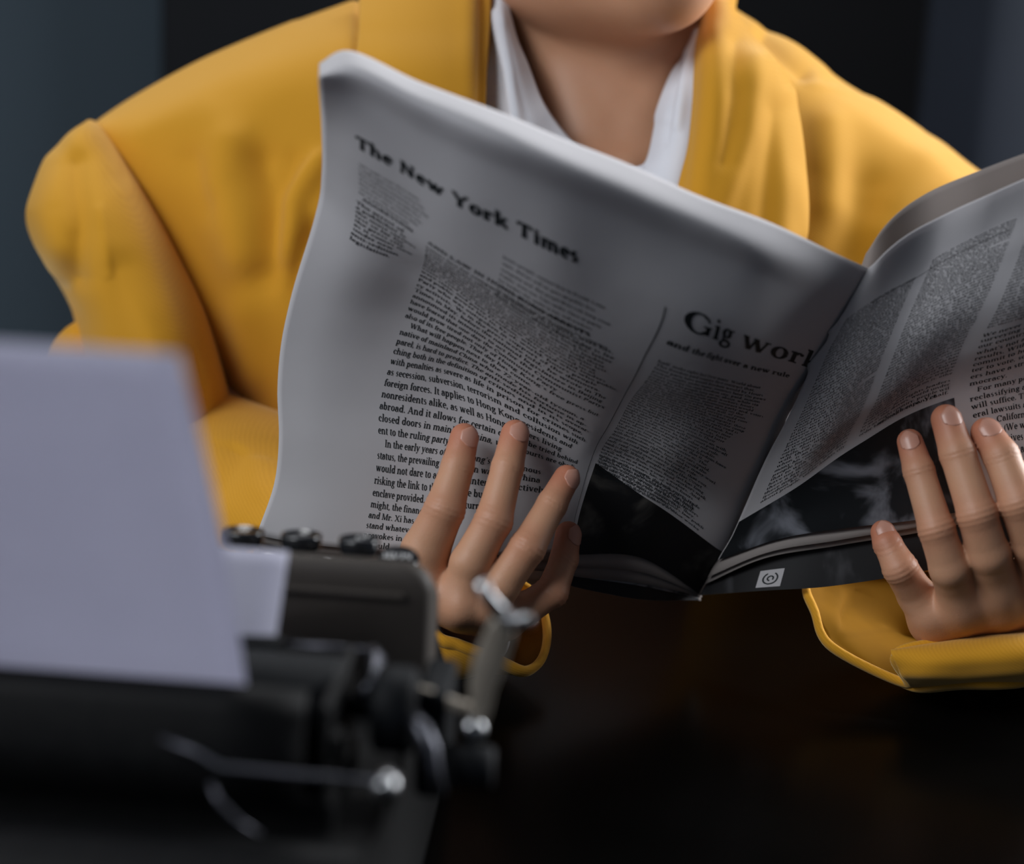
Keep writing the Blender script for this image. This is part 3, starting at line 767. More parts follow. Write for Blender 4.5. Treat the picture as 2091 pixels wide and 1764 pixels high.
# --- head, neck, chest and arms
def body_fn(X):
    C = lambda px, py, d: W(px, py, d)
    neck = cone(X, C(1255, 330, 1.165), .062, C(1245, -60, 1.15), .056)
    head = ellip(X, C(1262, -330, 1.125), (.080, .098, .118))
    jaw = ellip(X, C(1302, -106, 1.070), (.056, .055, .050))
    chin = ellip(X, C(1345, -40, 1.030), (.030, .026, .027))
    t = smin(head, jaw, .03); t = smin(t, chin, .034)
    t = smin(t, ellip(X, C(1185, -75, 1.10), (.060, .060, .045)), .03)
    t = smin(t, neck, .022)
    # the rest of the face, above the frame
    t = smin(t, cone(X, C(1333, -330, 1.032), .006, C(1350, -196, 1.010), .0115), .010)
    for sx in (1322, 1374): t = smin(t, ellip(X, C(sx, -186, 1.022), (.008, .009, .007)), .006)
    t = smin(t, cone(X, C(1250, -365, 1.050), .006, C(1405, -370, 1.043), .006), .016)
    for sx, dd_ in ((1238, 1.034), (1428, 1.028)):                 # eye sockets, lids
        e = ellip(X, C(sx, -318, dd_), (.017, .013, .010)); h = .012
        q = np.clip(.5 - .5*(t + e)/h, 0, 1); t = t*(1-q) - e*q + h*q*(1-q)
        t = smin(t, ellip(X, C(sx, -318, dd_ + .0175), (.0135, .012, .0125)), .003)
        t = smin(t, cone(X, C(sx - 34, -336, dd_ + .001), .0035, C(sx + 34, -336, dd_ + .001), .0035), .004)
    t = smin(t, ellip(X, C(1346, -126, 1.019), (.022, .008, .0055)), .006)
    t = smin(t, ellip(X, C(1346, -99, 1.020), (.019, .008, .0065)), .006)
    for ex, ed in ((1002, 1.125), (1522, 1.165)):
        t = smin(t, ellip(X, C(ex, -290, ed), (.009, .018, .031)), .008)
    chest = ellip(X, C(1240, 760, 1.20), (.150, .090, .230)); t = smin(t, chest, .05)
    up = ellip(X, C(1245, 440, 1.17), (.13, .07, .060)); t = smin(t, up, .04)
    for sx in (1090, 1395):                     # collar bones and neck tendons
        t = smin(t, cone(X, C(1245 + (sx-1245)*.25, 345, 1.085), .007, C(1245 + (sx-1245)*2, 290, 1.12), .008), .016)
    t = smin(t, cone(X, C(1275, 330, 1.10), .008, C(1440, -10, 1.12), .012), .016)
    t = smin(t, cone(X, C(1225, 330, 1.10), .007, C(1070, -10, 1.12), .010), .018)
    for a, b, c in (((430,330,1.16), (300,760,1.16), (905,1265,.995)), ((1920,520,1.18), (2170,850,1.17), (2090,1335,.99))):
        t = smin(t, cone(X, C(1245, 420, 1.17), .05, C(*a), .045), .04)
        t = smin(t, cone(X, C(*a), .044, C(*b), .036), .03); t = smin(t, cone(X, C(*b), .034, C(*c), .021), .02)
    hips = ellip(X, (PB[0], 1.20, .50), (.17, .12, .14)); t = smin(t, hips, .06)
    t = smin(t, cone(X, (PB[0], 1.20, .55), .11, C(1240, 900, 1.20), .11), .06)
    return t
v, q = field_mesh(body_fn, (-.30, .93, .42), (.42, 1.36, 1.36), .0034)
lipd = np.minimum(np.linalg.norm((v - W(1346, -126, 1.012))*[1, .6, 2.4], axis=1), np.linalg.norm((v - W(1346, -99, 1.012))*[1, .6, 2.2], axis=1))
VS.append(v); FS.append(q + NV); BL.append(.05 + .8*np.exp(-(lipd/.0155)**6)); NV += len(v)
vb_, fb_ = np.concatenate(VS), np.concatenate(FS)
person = add('person', vb_, fb_.tolist(), M_skin, None, PB)
at = person.data.attributes.new('blush', 'FLOAT', 'POINT'); at.data.foreach_set('value', np.concatenate(BL).astype(np.float32))
tag(person, 'person in a mustard yellow blazer and white shirt holding up an open newspaper', 'person')

# eyes and brows
def ball(name, c, r, m_, parent, n=16, sc=(1, 1, 1)):
    v = []; f = []
    for j in range(n+1):
        for i in range(n*2):
            th, ph = math.pi*j/n, math.pi*i/n
            v.append(c + np.array([math.sin(th)*math.cos(ph)*sc[0], math.sin(th)*math.sin(ph)*sc[1], math.cos(th)*sc[2]])*r)
    o = add(name, v, gridfaces(n+1, n*2, True), m_, parent, (0, 0, 0)); o.data.transform(Matrix.Translation(-Vector(PB))); return o
M_iris = mat('dark_iris', (0.03, 0.016, 0.01), 0.15, noise=(900, (0.05, 0.03, 0.018), .5))
M_sclera = mat('eye_white', (0.72, 0.70, 0.68), 0.2, noise=(300, (0.68, 0.64, 0.62), .4))
M_brow = mat('brow_hair', (0.015, 0.011, 0.009), 0.6, noise=(900, (0.03, 0.02, 0.016), .5))
for sx, dd_ in ((1238, 1.043), (1428, 1.037)):
    c = W(sx, -312, dd_ + .0085); e = ball('eye', c, .0118, M_sclera, person)
    fw = W(1150, 420, .80) - c; fw /= np.linalg.norm(fw); ball('iris', c + fw*.0075, .0056, M_iris, e)
    G = np.array([[(sx-62, -372, dd_-.006), (sx, -398, dd_-.010), (sx+62, -380, dd_-.006)], [(sx-60, -358, dd_-.010), (sx, -380, dd_-.015), (sx+60, -364, dd_-.010)]], float)
    o = sheet('eyebrow', G, (4, 20), M_brow, person, PB, (), .002)

# fingernails
def nail(c, lat_shift):
    (p0, r0), (p1, r1) = c[-2], c[-1]
    ax = p1 - p0; ax /= np.linalg.norm(ax)
    toc = np.array(CAM_LOC) - p1; n = toc - ax*(toc @ ax); n /= np.linalg.norm(n)
    s = np.cross(ax, n); n = n*math.cos(lat_shift) + s*math.sin(lat_shift); s = np.cross(ax, n)
    vs_ = []; nu, nv = 13, 12
    for j in range(nv):
        b = j/(nv-1)
        halfw = math.radians(44) * (1 - abs(2*b - .95)**5*.45)
        y = -.0066 + b*.0110
        for i in range(nu):
            a = (i/(nu-1)*2 - 1)*halfw
            rr = math.sqrt(max(r1**2 - max(0, y)**2*.9, 1e-6)) + .00025
            yy = y - .0022*(abs(a)/halfw)**2.5*(1 if b > .5 else -.8)*abs(2*b-1)
            vs_.append(p1 + ax*yy + (n*math.cos(a) + s*math.sin(a))*rr)
    o = add('fingernail', vs_, gridfaces(nv, nu), M_nail, person, PB)
    m = o.modifiers.new('thickness', 'SOLIDIFY'); m.thickness = .0007; m.offset = 0
for c, sh in zip(finger_ends[0], (.5, .35, .55, .8)): nail(c, sh)
for c, sh in zip(finger_ends[1], (.45, .5, .0, .3)): nail(c, sh)

# hair behind the head (above the frame)
def hair_fn(X):
    t = smin(ellip(X, W(1262, -338, 1.130), (.089, .107, .127)), ellip(X, W(1262, -235, 1.20), (.080, .055, .10)), .03)
    return np.maximum(t, -smin(ellip(X, W(1352, -170, .975), (.080, .135, .102)), ellip(X, W(1300, 40, 1.10), (.09, .10, .06)), .02))
lo = W(1262, -370, 1.17) - .20
v, q = field_mesh(hair_fn, lo, lo + .40, .004)
M_hair = mat('dark_hair', (0.012, 0.009, 0.008), 0.45, noise=(80, (0.02, 0.015, 0.012), .6), bump=(260, .5, .002))
add('hair', v, q.tolist(), M_hair, person, PB)

# --- the blazer
def torso_grid(cols):
    """cols: for each station (silhouette point + front points), front to waist; wraps over the shoulder to the back"""
    G = []
    for c in cols:
        sx, sy, sd = c[0]; dy = 11 if sx < 1245 else 15; sy += dy
        c = [c[0], (c[1][0], c[1][1] + dy*.8, c[1][2]), (c[2][0], c[2][1] + dy*.3, c[2][2])] + list(c[3:])
        col = [(sx*.60 + 1245*.40, sy*.4 + 1010, sd + .19), (sx*.82 + 1245*.18, sy*.9 + 340, sd + .15), (sx, sy + 70, sd + .115), (sx, sy + 8, sd + .055), (sx, sy, sd + .012)]
        c = list(c); c[-1] = (c[-1][0], c[-1][1], c[-1][2] + .06); c[-2] = (c[-2][0], c[-2][1], c[-2][2] + .02)
        G.append(col + c[1:])
    return np.array(G).transpose(1, 0, 2)

Lcols = [
 [(1005,-95,1.135),(1004,-30,1.105),(1003,60,1.085),(1005,250,1.072),(1010,500,1.062),(1010,900,1.07),(1010,1300,1.09)],
 [(870,-62,1.140),(872,0,1.100),(872,80,1.070),(872,250,1.050),(860,500,1.040),(870,900,1.05),(880,1300,1.07)],
 [(735,-8,1.140),(738,40,1.100),(738,110,1.066),(735,250,1.046),(730,500,1.040),(740,900,1.045),(760,1300,1.07)],
 [(590,44,1.140),(585,80,1.105),(578,150,1.070),(575,280,1.055),(590,520,1.045),(640,900,1.06),(660,1300,1.09)],
 [(430,112,1.140),(430,150,1.105),(432,210,1.080),(450,330,1.062),(505,560,1.058),(570,900,1.08),(600,1300,1.11)],
 [(300,182,1.140),(305,215,1.112),(325,280,1.090),(375,400,1.078),(460,640,1.078),(520,900,1.10),(560,1300,1.13)],
 [(200,244,1.140),(212,262,1.118),(255,335,1.100),(330,478,1.092),(432,690,1.096),(478,880,1.12),(530,1300,1.15)],
 [(190,262,1.160),(196,280,1.145),(235,350,1.140),(310,500,1.135),(412,710,1.135),(455,890,1.15),(510,1300,1.17)]]
Rcols = [
 [(1475,-5,1.150),(1465,40,1.120),(1440,110,1.085),(1415,300,1.058),(1395,500,1.050),(1390,900,1.07),(1390,1300,1.09)],
 [(1530,30,1.150),(1520,75,1.120),(1520,150,1.095),(1510,320,1.066),(1500,520,1.055),(1500,900,1.06),(1500,1300,1.08)],
 [(1620,76,1.150),(1612,110,1.122),(1610,180,1.098),(1612,330,1.072),(1620,520,1.060),(1620,900,1.065),(1620,1300,1.09)],
 [(1705,140,1.150),(1700,170,1.124),(1705,240,1.100),(1720,380,1.078),(1730,560,1.070),(1730,900,1.08),(1720,1300,1.10)],
 [(1850,236,1.150),(1845,262,1.126),(1850,320,1.104),(1865,450,1.088),(1870,620,1.085),(1850,900,1.10),(1820,1300,1.12)],
 [(1950,306,1.150),(1946,335,1.128),(1955,390,1.108),(1975,500,1.096),(1990,680,1.096),(1960,930,1.11),(1900,1300,1.13)],
 [(2040,372,1.155),(2040,400,1.138),(2055,450,1.120),(2080,560,1.112),(2080,740,1.115),(2030,960,1.13),(1960,1300,1.15)],
 [(2060,392,1.175),(2060,420,1.165),(2075,470,1.160),(2100,580,1.155),(2100,760,1.155),(2050,980,1.16),(1980,1300,1.17)]]
RL = [([(470,300),(455,380),(500,520)], 46, .006), ([(540,330),(560,430),(545,560)], 36, -.007), ([(600,330),(590,380)], 26, -.004),
      ([(660,330),(600,400),(595,520)], 22, .007), ([(395,330),(430,420)], 30, -.003), ([(640,470),(610,520),(600,600)], 18, -.005),
      ([(420,230),(300,280)], 40, .003), ([(500,640),(520,760)], 40, .005), ([(200,240),(420,130),(600,58)], 12, .0012), ([(735,-10),(733,90),(736,200)], 7, -.004)]
RR = [([(1690,260),(1700,420)], 40, .005), ([(1760,380),(1740,520)], 50, -.006), ([(1560,80),(1640,150)], 22, -.006), ([(1640,170),(1740,190),(1880,262)], 9, .0010),
      ([(1900,330),(1800,470)], 40, .003), ([(1700,160),(1760,185)], 24, -.002)]
GLt, GRt = torso_grid(Lcols), torso_grid(Rcols[::-1])
jacket = sheet('blazer', GLt, (150, 110), M_yel, person, PB, RL, .003)
jr = sheet('blazer_front', GRt, (150, 110), M_yel, jacket, (0, 0, 0), RR, .003)
# sub-parts of the blazer are built in the sitter's own frame
jr.data.transform(Matrix.Translation(-Vector(PB)))
def sub(name, *a, **k):
    o = sheet(name, *a, **k); o.data.transform(Matrix.Translation(-Vector(PB))); return o
# back of the collar joins both fronts behind the neck
G = np.array([[(1005,-95,1.15),(1100,-135,1.23),(1250,-140,1.26),(1400,-95,1.23),(1475,-5,1.165)],
              [(1000,10,1.19),(1100,-40,1.27),(1250,-45,1.29),(1400,0,1.27),(1480,90,1.19)],
              [(960,400,1.29),(1100,360,1.31),(1250,350,1.32),(1400,380,1.31),(1500,420,1.29)],
              [(980,1000,1.34),(1100,1000,1.35),(1250,1000,1.36),(1400,1000,1.35),(1500,1000,1.34)]], float)
sub('back_panel', G, (40, 40), M_yel, jacket, (0,0,0), (), .003)

# lapels
GlapL = np.array([
 [(738,-70,1.13),(800,-100,1.125),(880,-120,1.115),(950,-130,1.12),(1000,-130,1.13)],
 [(736,-5,1.098),(800,-15,1.085),(880,-25,1.078),(955,-30,1.080),(1003,-32,1.094)],
 [(735,60,1.068),(800,60,1.056),(880,60,1.052),(955,60,1.056),(1000,60,1.072)],
 [(732,150,1.042),(800,155,1.030),(880,160,1.028),(950,165,1.034),(994,170,1.050)],
 [(760,330,1.030),(810,340,1.018),(880,350,1.016),(945,355,1.022),(990,360,1.036)],
 [(830,620,1.022),(870,630,1.014),(910,640,1.012),(960,645,1.018),(1000,650,1.030)],
 [(930,880,1.03),(950,885,1.022),(970,890,1.022),(990,893,1.028),(1005,895,1.04)]], float)
sub('lapel', GlapL, (70, 50), M_yel, jacket, (0,0,0), [([(960,-20),(960,200)], 22, .002), ([(985,-40),(978,220)], 14, -.004)], .0035)
GlapR = np.array([
 [(1440,-60,1.16),(1460,-50,1.155),(1478,-30,1.150),(1490,-12,1.150),(1500,-2,1.155)],
 [(1437,48,1.098),(1456,40,1.088),(1478,30,1.088),(1492,28,1.096),(1500,34,1.106)],
 [(1428,92,1.070),(1460,82,1.054),(1500,80,1.054),(1545,92,1.072),(1556,100,1.092)],
 [(1424,150,1.052),(1465,140,1.030),(1520,135,1.030),(1580,142,1.050),(1602,155,1.078)],
 [(1421,215,1.040),(1465,205,1.018),(1520,205,1.022),(1590,215,1.036),(1622,230,1.062)],
 [(1412,300,1.032),(1460,300,1.012),(1520,305,1.016),(1600,320,1.026),(1634,335,1.052)],
 [(1388,385,1.028),(1445,395,1.010),(1520,410,1.012),(1605,430,1.022),(1641,450,1.046)],
 [(1350,560,1.026),(1410,580,1.010),(1490,600,1.012),(1570,620,1.020),(1605,630,1.040)],
 [(1270,860,1.03),(1320,880,1.02),(1380,890,1.02),(1440,900,1.025),(1480,905,1.04)]], float)
sub('lapel', GlapR, (110, 70), M_yel, jacket, (0,0,0),
    [([(1462,20),(1455,200),(1430,420)], 26, .004), ([(1500,90),(1498,200),(1480,330)], 22, -.0025), ([(1545,130),(1525,270),(1470,430)], 24, .003),
     ([(1585,230),(1572,330),(1560,480)], 26, -.004), ([(1612,190),(1630,330),(1636,480)], 12, .002)], .0035)

# sleeves ------------------------------------------------------------------
def tube(name, rings, res, mat_, ridges=(), thick=.003, parent=None, base=None, inner=None, flip=False):
    """rings: closed rings of (px, py, d)"""
    R = np.array(rings, float); nr, nk, _ = R.shape
    ext = np.concatenate([R[:, -2:], R, R[:, :3]], 1)
    uq = np.linspace(0, nk, res[1], endpoint=False)
    Q = tensor(np.arange(-2, nk + 3), np.arange(nr), ext, uq, np.linspace(0, nr-1, res[0]))
    P = W(Q); Pc = P.mean(1, keepdims=True); N = P - Pc; N /= np.linalg.norm(N, axis=-1, keepdims=True) + 1e-9
    Dp = np.zeros(Q.shape[:2]); toc = np.array(CAM_LOC) - P; front = ((N*toc).sum(-1) > 0)
    for line, wd, amp in ridges: Dp += amp*np.exp(-(seg_dist(Q[..., 0], Q[..., 1], line)/wd)**2)*front
    P = P + N*Dp[..., None]
    o = add(name, P.reshape(-1, 3), gridfaces(res[0], res[1], True), mat_, parent, (0, 0, 0))
    o.data.transform(Matrix.Translation(-Vector(PB)))
    if sum((pl.normal.dot(Vector(Nn)) for pl, Nn in zip(list(o.data.polygons)[::37], N.reshape(-1, 3)[::37]))) < 0: o.data.flip_normals()
    if flip: o.data.flip_normals()
    if thick:
        m = o.modifiers.new('thickness', 'SOLIDIFY'); m.thickness = thick; m.offset = 0
        if inner: o.data.materials.append(inner); m.material_offset = 1
    return o
# right upper sleeve (picture left): seam side, front, silhouette side, back
up = [
 [(192,252,1.135),(188,250,1.130),(184,249,1.130),(180,250,1.132),(178,252,1.140),(176,256,1.150),(182,258,1.155),(190,256,1.145)],
 [(215,276,1.120),(195,272,1.098),(165,272,1.090),(140,282,1.100),(130,290,1.125),(138,300,1.170),(165,300,1.185),(205,290,1.160)],
 [(252,330,1.106),(225,335,1.074),(170,342,1.062),(120,350,1.075),(92,352,1.115),(105,360,1.180),(155,360,1.205),(230,345,1.170)],
 [(292,398,1.098),(262,410,1.058),(190,420,1.040),(105,428,1.058),(60,430,1.110),(75,440,1.190),(145,440,1.225),(260,420,1.180)],
 [(328,462,1.092),(298,478,1.050),(215,490,1.030),(125,498,1.046),(74,492,1.100),(88,500,1.190),(160,500,1.230),(290,480,1.185)],
 [(368,540,1.090),(338,560,1.046),(255,575,1.024),(170,570,1.040),(112,546,1.090),(120,560,1.190),(200,570,1.235),(330,560,1.185)],
 [(405,615,1.090),(375,640,1.044),(295,655,1.020),(205,645,1.036),(146,600,1.085),(150,615,1.190),(240,640,1.235),(370,630,1.185)],
 [(432,690,1.092),(402,715,1.046),(325,735,1.020),(225,720,1.036),(166,655,1.085),(170,670,1.190),(270,710,1.235),(400,700,1.185)],
 [(462,800,1.098),(430,835,1.052),(345,850,1.026),(245,830,1.036),(185,770,1.085),(190,780,1.190),(290,820,1.235),(430,810,1.190)],
 [(480,880,1.12),(440,920,1.07),(350,940,1.04),(250,920,1.05),(200,860,1.10),(200,870,1.18),(290,910,1.22),(430,900,1.19)]]
tube('sleeve', up, (130, 120), M_yel, [([(110,330),(95,430),(125,560)], 26, .004), ([(160,340),(170,470),(160,560)], 30, -.009), ([(205,430),(222,560)], 10, .0015),
     ([(250,400),(330,600),(400,780)], 30, .003), ([(240,560),(280,760)], 34, -.004)], .003, jacket)
# right forearm sleeve: elbow -> open cuff
def ring(cx, cy, d, a, b, dd, rot=0, nk=12):
    """ellipse of half sizes a, b (pixels) in the picture plane; dd = depth swing (near side / far side)"""
    out = []
    for k in range(nk):
        t = 2*math.pi*k/nk
        x, y = a*math.cos(t), b*math.sin(t)
        out.append((cx + x*math.cos(rot) - y*math.sin(rot), cy + x*math.sin(rot) + y*math.cos(rot), d + dd[0]*math.cos(t) + dd[1]*math.sin(t)))
    return out
fore = [
 ring(205,800,1.13, 55,66,(0,-.01)),
 ring(230,850,1.12, 130,150,(.01,-.05)),
 ring(360,930,1.075, 150,148,(.03,-.045)),
 ring(460,965,1.04, 140,150,(.035,-.04)),
 ring(590,1020,1.015, 130,150,(.035,-.035)),
 ring(760,1120,.985, 115,130,(.035,-.03)),
 ring(880,1215,.960, 100,105,(.030,-.028)),
 [(1062,1240,.955),(1066,1290,.945),(1040,1345,.925),(1000,1362,.912),(960,1368,.904),(912,1378,.898),(885,1345,.893),(868,1280,.900),(880,1210,.925),(930,1170,.950),(985,1165,.962),(1040,1195,.962)],
 [(1104,1240,.948),(1116,1298,.930),(1104,1348,.912),(1070,1371,.900),(1022,1352,.893),(985,1336,.888),(936,1318,.885),(893,1300,.886),(880,1240,.905),(930,1185,.935),(1000,1180,.952),(1070,1200,.955)]]
tube('sleeve', fore, (130, 110), M_yel, [([(450,860),(500,880),(440,1000)], 34, -.004), ([(530,860),(540,1000)], 30, .003)], .0042, jacket, None, M_inside_shade)
def hem(name, loop, r):
    a = np.array(loop + loop[:3], float); a = np.concatenate([np.array(loop[-2:], float), a])
    Pc = W(interp1(np.arange(-2, len(loop)+3), a, np.linspace(0, len(loop), 120, endpoint=False)))
    T = np.roll(Pc, -1, 0) - np.roll(Pc, 1, 0); T /= np.linalg.norm(T, axis=1, keepdims=True)
    rad = Pc - Pc.mean(0); rad -= T*(rad*T).sum(1, keepdims=True); rad /= np.linalg.norm(rad, axis=1, keepdims=True); bi = np.cross(T, rad)
    v = []; f = []
    for i in range(120):
        for q in range(10):
            an = q*math.pi/5; v.append(Pc[i] + (rad[i]*math.cos(an) + bi[i]*math.sin(an)*1.5)*r)
        for q in range(10): f.append((i*10+q, i*10+(q+1) % 10, ((i+1) % 120)*10+(q+1) % 10, ((i+1) % 120)*10+q))
    o = add(name, v, f, M_yel, jacket, (0, 0, 0)); o.data.transform(Matrix.Translation(-Vector(PB)))
hem('cuff_hem', fore[-1], .0024)
ball('sleeve_elbow', W(192, 766, 1.118), .0300, M_yel, jacket, 20, (1, 1, 1.22))
# white shirt cuff peeping out
cuff = [[(x*.66 + 935*.34, y*.70 + 1270*.30, d + .006) for x, y, d in fore[-2]],
        [(x*.62 + 918*.38, y*.74 + 1275*.26, d + .004) for x, y, d in fore[-1]]]
shirt_cuff = cuff

# left upper sleeve (picture right) - mostly behind the raised page
upL = [
 [(2040,372,1.16)]*8,
 [(2040,392,1.140),(2055,395,1.110),(2090,400,1.095),(2130,415,1.110),(2150,430,1.150),(2140,440,1.190),(2100,430,1.20),(2060,410,1.18)],
 [(2050,480,1.130),(2080,500,1.085),(2140,510,1.070),(2210,520,1.085),(2240,530,1.150),(2220,540,1.22),(2150,530,1.24),(2070,500,1.20)],
 [(2060,620,1.125),(2090,650,1.080),(2160,660,1.060),(2240,660,1.080),(2280,660,1.150),(2260,670,1.22),(2180,670,1.24),(2090,640,1.20)],
 [(2060,780,1.125),(2090,810,1.080),(2170,830,1.060),(2250,820,1.080),(2300,810,1.150),(2280,820,1.22),(2190,830,1.24),(2090,800,1.20)],
 [(2060,960,1.13),(2100,1000,1.09),(2170,1020,1.07),(2250,1010,1.09),(2290,1000,1.15),(2270,1000,1.21),(2190,1010,1.22),(2100,980,1.20)]]
tube('sleeve', upL, (70, 70), M_yel, (), .003, jacket)
foreL = [
 ring(2200,900,1.16, 6,6,(0,0)),
 ring(2230,1000,1.15, 130,120,(-.01,-.04)),
 ring(2260,1130,1.10, 150,140,(-.03,-.045)),
 ring(2220,1230,1.04, 150,140,(-.04,-.04)),
 ring(2130,1270,.985, 150,126,(-.04,-.035)),
 [(2120,1180,1.00),(2020,1150,1.005),(1900,1150,1.00),(1800,1165,.985),(1730,1200,.965),(1735,1270,.945),(1800,1335,.930),(1880,1388,.920),(1990,1392,.905),(2110,1388,.900),(2230,1340,.915),(2240,1240,.96)],
 [(2100,1190,.985),(2000,1165,.985),(1880,1155,.980),(1760,1160,.965),(1652,1188,.945),(1664,1250,.930),(1700,1322,.920),(1852,1396,.905),(1830,1345,.893),(1870,1322,.890),(2010,1306,.892),(2100,1290,.900)]]
tube('sleeve', foreL, (110, 140), M_yel, [([(1700,1210),(1690,1290)], 16, -.003), ([(1715,1300),(1800,1285)], 7, -.002), ([(1770,1190),(1720,1260)], 16, .003)], .004, jacket, None, M_inside_shade_light, True)
hem('cuff_hem', foreL[-1], .0022)
# the turned cuff edge resting on the table, in front of the wrist
G = np.array([[(1846,1345,.902),(1900,1316,.905),(1990,1300,.905),(2080,1292,.905),(2180,1285,.91),(2260,1290,.92)],
              [(1820,1332,.886),(1900,1322,.884),(1990,1312,.882),(2080,1304,.880),(2180,1300,.884),(2260,1305,.89)],
              [(1832,1356,.884),(1900,1352,.876),(1990,1345,.873),(2080,1340,.871),(2180,1336,.875),(2260,1338,.88)],
              [(1850,1384,.890),(1900,1384,.884),(1990,1380,.882),(2080,1375,.880),(2180,1370,.884),(2260,1370,.89)],
              [(1862,1397,.905),(1905,1398,.904),(1990,1397,.903),(2080,1393,.901),(2180,1388,.905),(2260,1386,.91)],
              [(1880,1380,.93),(1910,1380,.93),(1990,1378,.93),(2080,1374,.93),(2180,1370,.93),(2260,1368,.93)]], float)
sub('turned_cuff', G, (50, 80), M_yel, jacket, (0,0,0), [([(1850,1372),(1960,1376),(2091,1366)], 9, .0012)], .003)

# --- shirt
G = np.array([[(985,-70,1.14),(1000,-70,1.135),(1015,-72,1.130),(1028,-70,1.130)],
              [(990,20,1.100),(1003,18,1.092),(1020,10,1.084),(1036,4,1.092)],
              [(980,90,1.088),(1005,90,1.080),(1034,84,1.068),(1054,78,1.082)],
              [(978,160,1.078),(1010,160,1.070),(1046,150,1.056),(1077,132,1.074)],
              [(980,230,1.072),(1012,230,1.062),(1052,225,1.046),(1105,204,1.066)],
              [(985,320,1.068),(1020,320,1.056),(1072,310,1.040),(1138,254,1.062)],
              [(990,430,1.066),(1050,430,1.050),(1120,400,1.036),(1176,299,1.058)],
              [(1000,640,1.066),(1080,600,1.052),(1160,520,1.040),(1235,370,1.058)]], float)
shirt = sheet('shirt', G, (90, 50), M_white, person, PB, [([(1012,30),(1040,150),(1052,245)], 9, .003), ([(1030,60),(1050,160),(1075,250)], 8, -.001)], .0016)
G = np.array([[(1425,-40,1.15),(1440,-40,1.150),(1450,-40,1.155),(1460,-40,1.16)],
              [(1420,40,1.115),(1430,44,1.103),(1438,50,1.096),(1450,52,1.110)],
              [(1407,90,1.098),(1418,92,1.080),(1430,95,1.078),(1448,95,1.090)],
              [(1369,155,1.086),(1392,155,1.064),(1420,155,1.056),(1445,155,1.072)],
              [(1341,228,1.076),(1372,228,1.050),(1418,222,1.046),(1445,225,1.064)],
              [(1337,262,1.072),(1370,270,1.046),(1412,280,1.040),(1440,285,1.060)],
              [(1321,328,1.066),(1350,345,1.040),(1398,360,1.034),(1430,370,1.056)],
              [(1296,345,1.058),(1325,400,1.040),(1370,440,1.032),(1400,460,1.05)],
              [(1230,380,1.056),(1270,500,1.044),(1310,560,1.036),(1350,600,1.05)]], float)
o = sub('collar', G, (90, 50), M_white, shirt, (0,0,0), [([(1395,120),(1372,210),(1362,290)], 8, -.0016), ([(1425,70),(1400,150),(1385,260)], 9, .002)], .0016)
G = np.array([[(990,400,1.07),(1100,380,1.07),(1240,352,1.066),(1320,345,1.066),(1420,400,1.07)],
              [(990,600,1.075),(1100,600,1.064),(1240,600,1.060),(1320,600,1.064),(1420,600,1.075)],
              [(990,1000,1.11),(1100,1000,1.10),(1240,1000,1.10),(1320,1000,1.10),(1420,1000,1.11)],
              [(990,1320,1.17),(1100,1320,1.16),(1240,1320,1.16),(1320,1320,1.16),(1420,1320,1.17)]], float)
sub('shirt_front', G, (50, 50), M_white, shirt, (0,0,0), (), .0016)
tube('shirt_cuff', shirt_cuff, (10, 70), M_white, (), .0015, shirt)

# ------------------------------------------------------------------ typewriter (local frame: x right, y away from the lens, z up)
A0 = W(490, 1393, .555)
TYAW = math.radians(-3.5)
TB = Vector((A0[0], A0[1], .75))
tw = empty('typewriter', TB, 'black portable typewriter with its back turned, silver lever at its right end', 'typewriter', TYAW)
TI = Matrix.Translation(TB) @ Matrix.Rotation(TYAW, 4, 'Z')
TINV = np.array(TI.inverted())
def TL(px, py, d):
    p = W(px, py, d); return TINV[:3, :3] @ p + TINV[:3, 3]
def tbox(name, lo, hi, m, bevel=.002, parent=None, segs=4): return box(name, lo, hi, m, parent or tw, bevel, segs)
def addt(name, v, f, m, parent=None, smooth=True): return add(name, v, f, m, parent or tw, (0,0,0), smooth)
def lathe(prof, axis, center, n=28):
    """prof: (along, radius) pairs; closed ends"""
    ax = Vector(axis).normalized(); u = ax.orthogonal().normalized(); w = ax.cross(u)
    v, f = [], []
    for a, r in prof:
        for k in range(n):
            t = 2*math.pi*k/n
            v.append(tuple(Vector(center) + ax*a + (u*math.cos(t) + w*math.sin(t))*r))
    m = len(prof)
    for j in range(m-1):
        for k in range(n): f.append((j*n+k, j*n+(k+1) % n, (j+1)*n+(k+1) % n, (j+1)*n+k))
    f.append(tuple(range(n))[::-1]); f.append(tuple(range((m-1)*n, m*n)))
    return v, f
def rod(name, pts, r, m, parent=None, n=12, flat=None):
    """round bar through points; r may be a list"""
    P = [Vector(p) for p in pts]; rs = r if isinstance(r, (list, tuple)) else [r]*len(P)
    v, f = [], []; up = None
    for i, p in enumerate(P):
        t = (P[min(i+1, len(P)-1)] - P[max(i-1, 0)]).normalized()
        if up is None: up = t.orthogonal().normalized()
        up = (up - t*up.dot(t)).normalized(); w = t.cross(up)
        for k in range(n):
            a = 2*math.pi*k/n; v.append(tuple(p + (up*math.cos(a) + w*math.sin(a))*rs[i]))
    for j in range(len(P)-1):
        for k in range(n): f.append((j*n+k, j*n+(k+1) % n, (j+1)*n+(k+1) % n, (j+1)*n+k))
    f.append(tuple(range(n))[::-1]); f.append(tuple(range((len(P)-1)*n, len(P)*n)))
    return addt(name, v, f, m, parent)

XR = TL(880, 1250, .665)[0]                  # right side of the shell
XLft = XR - .305
hoodT = TL(700, 1142, .665); ztop = hoodT[2]; yh = hoodT[1]
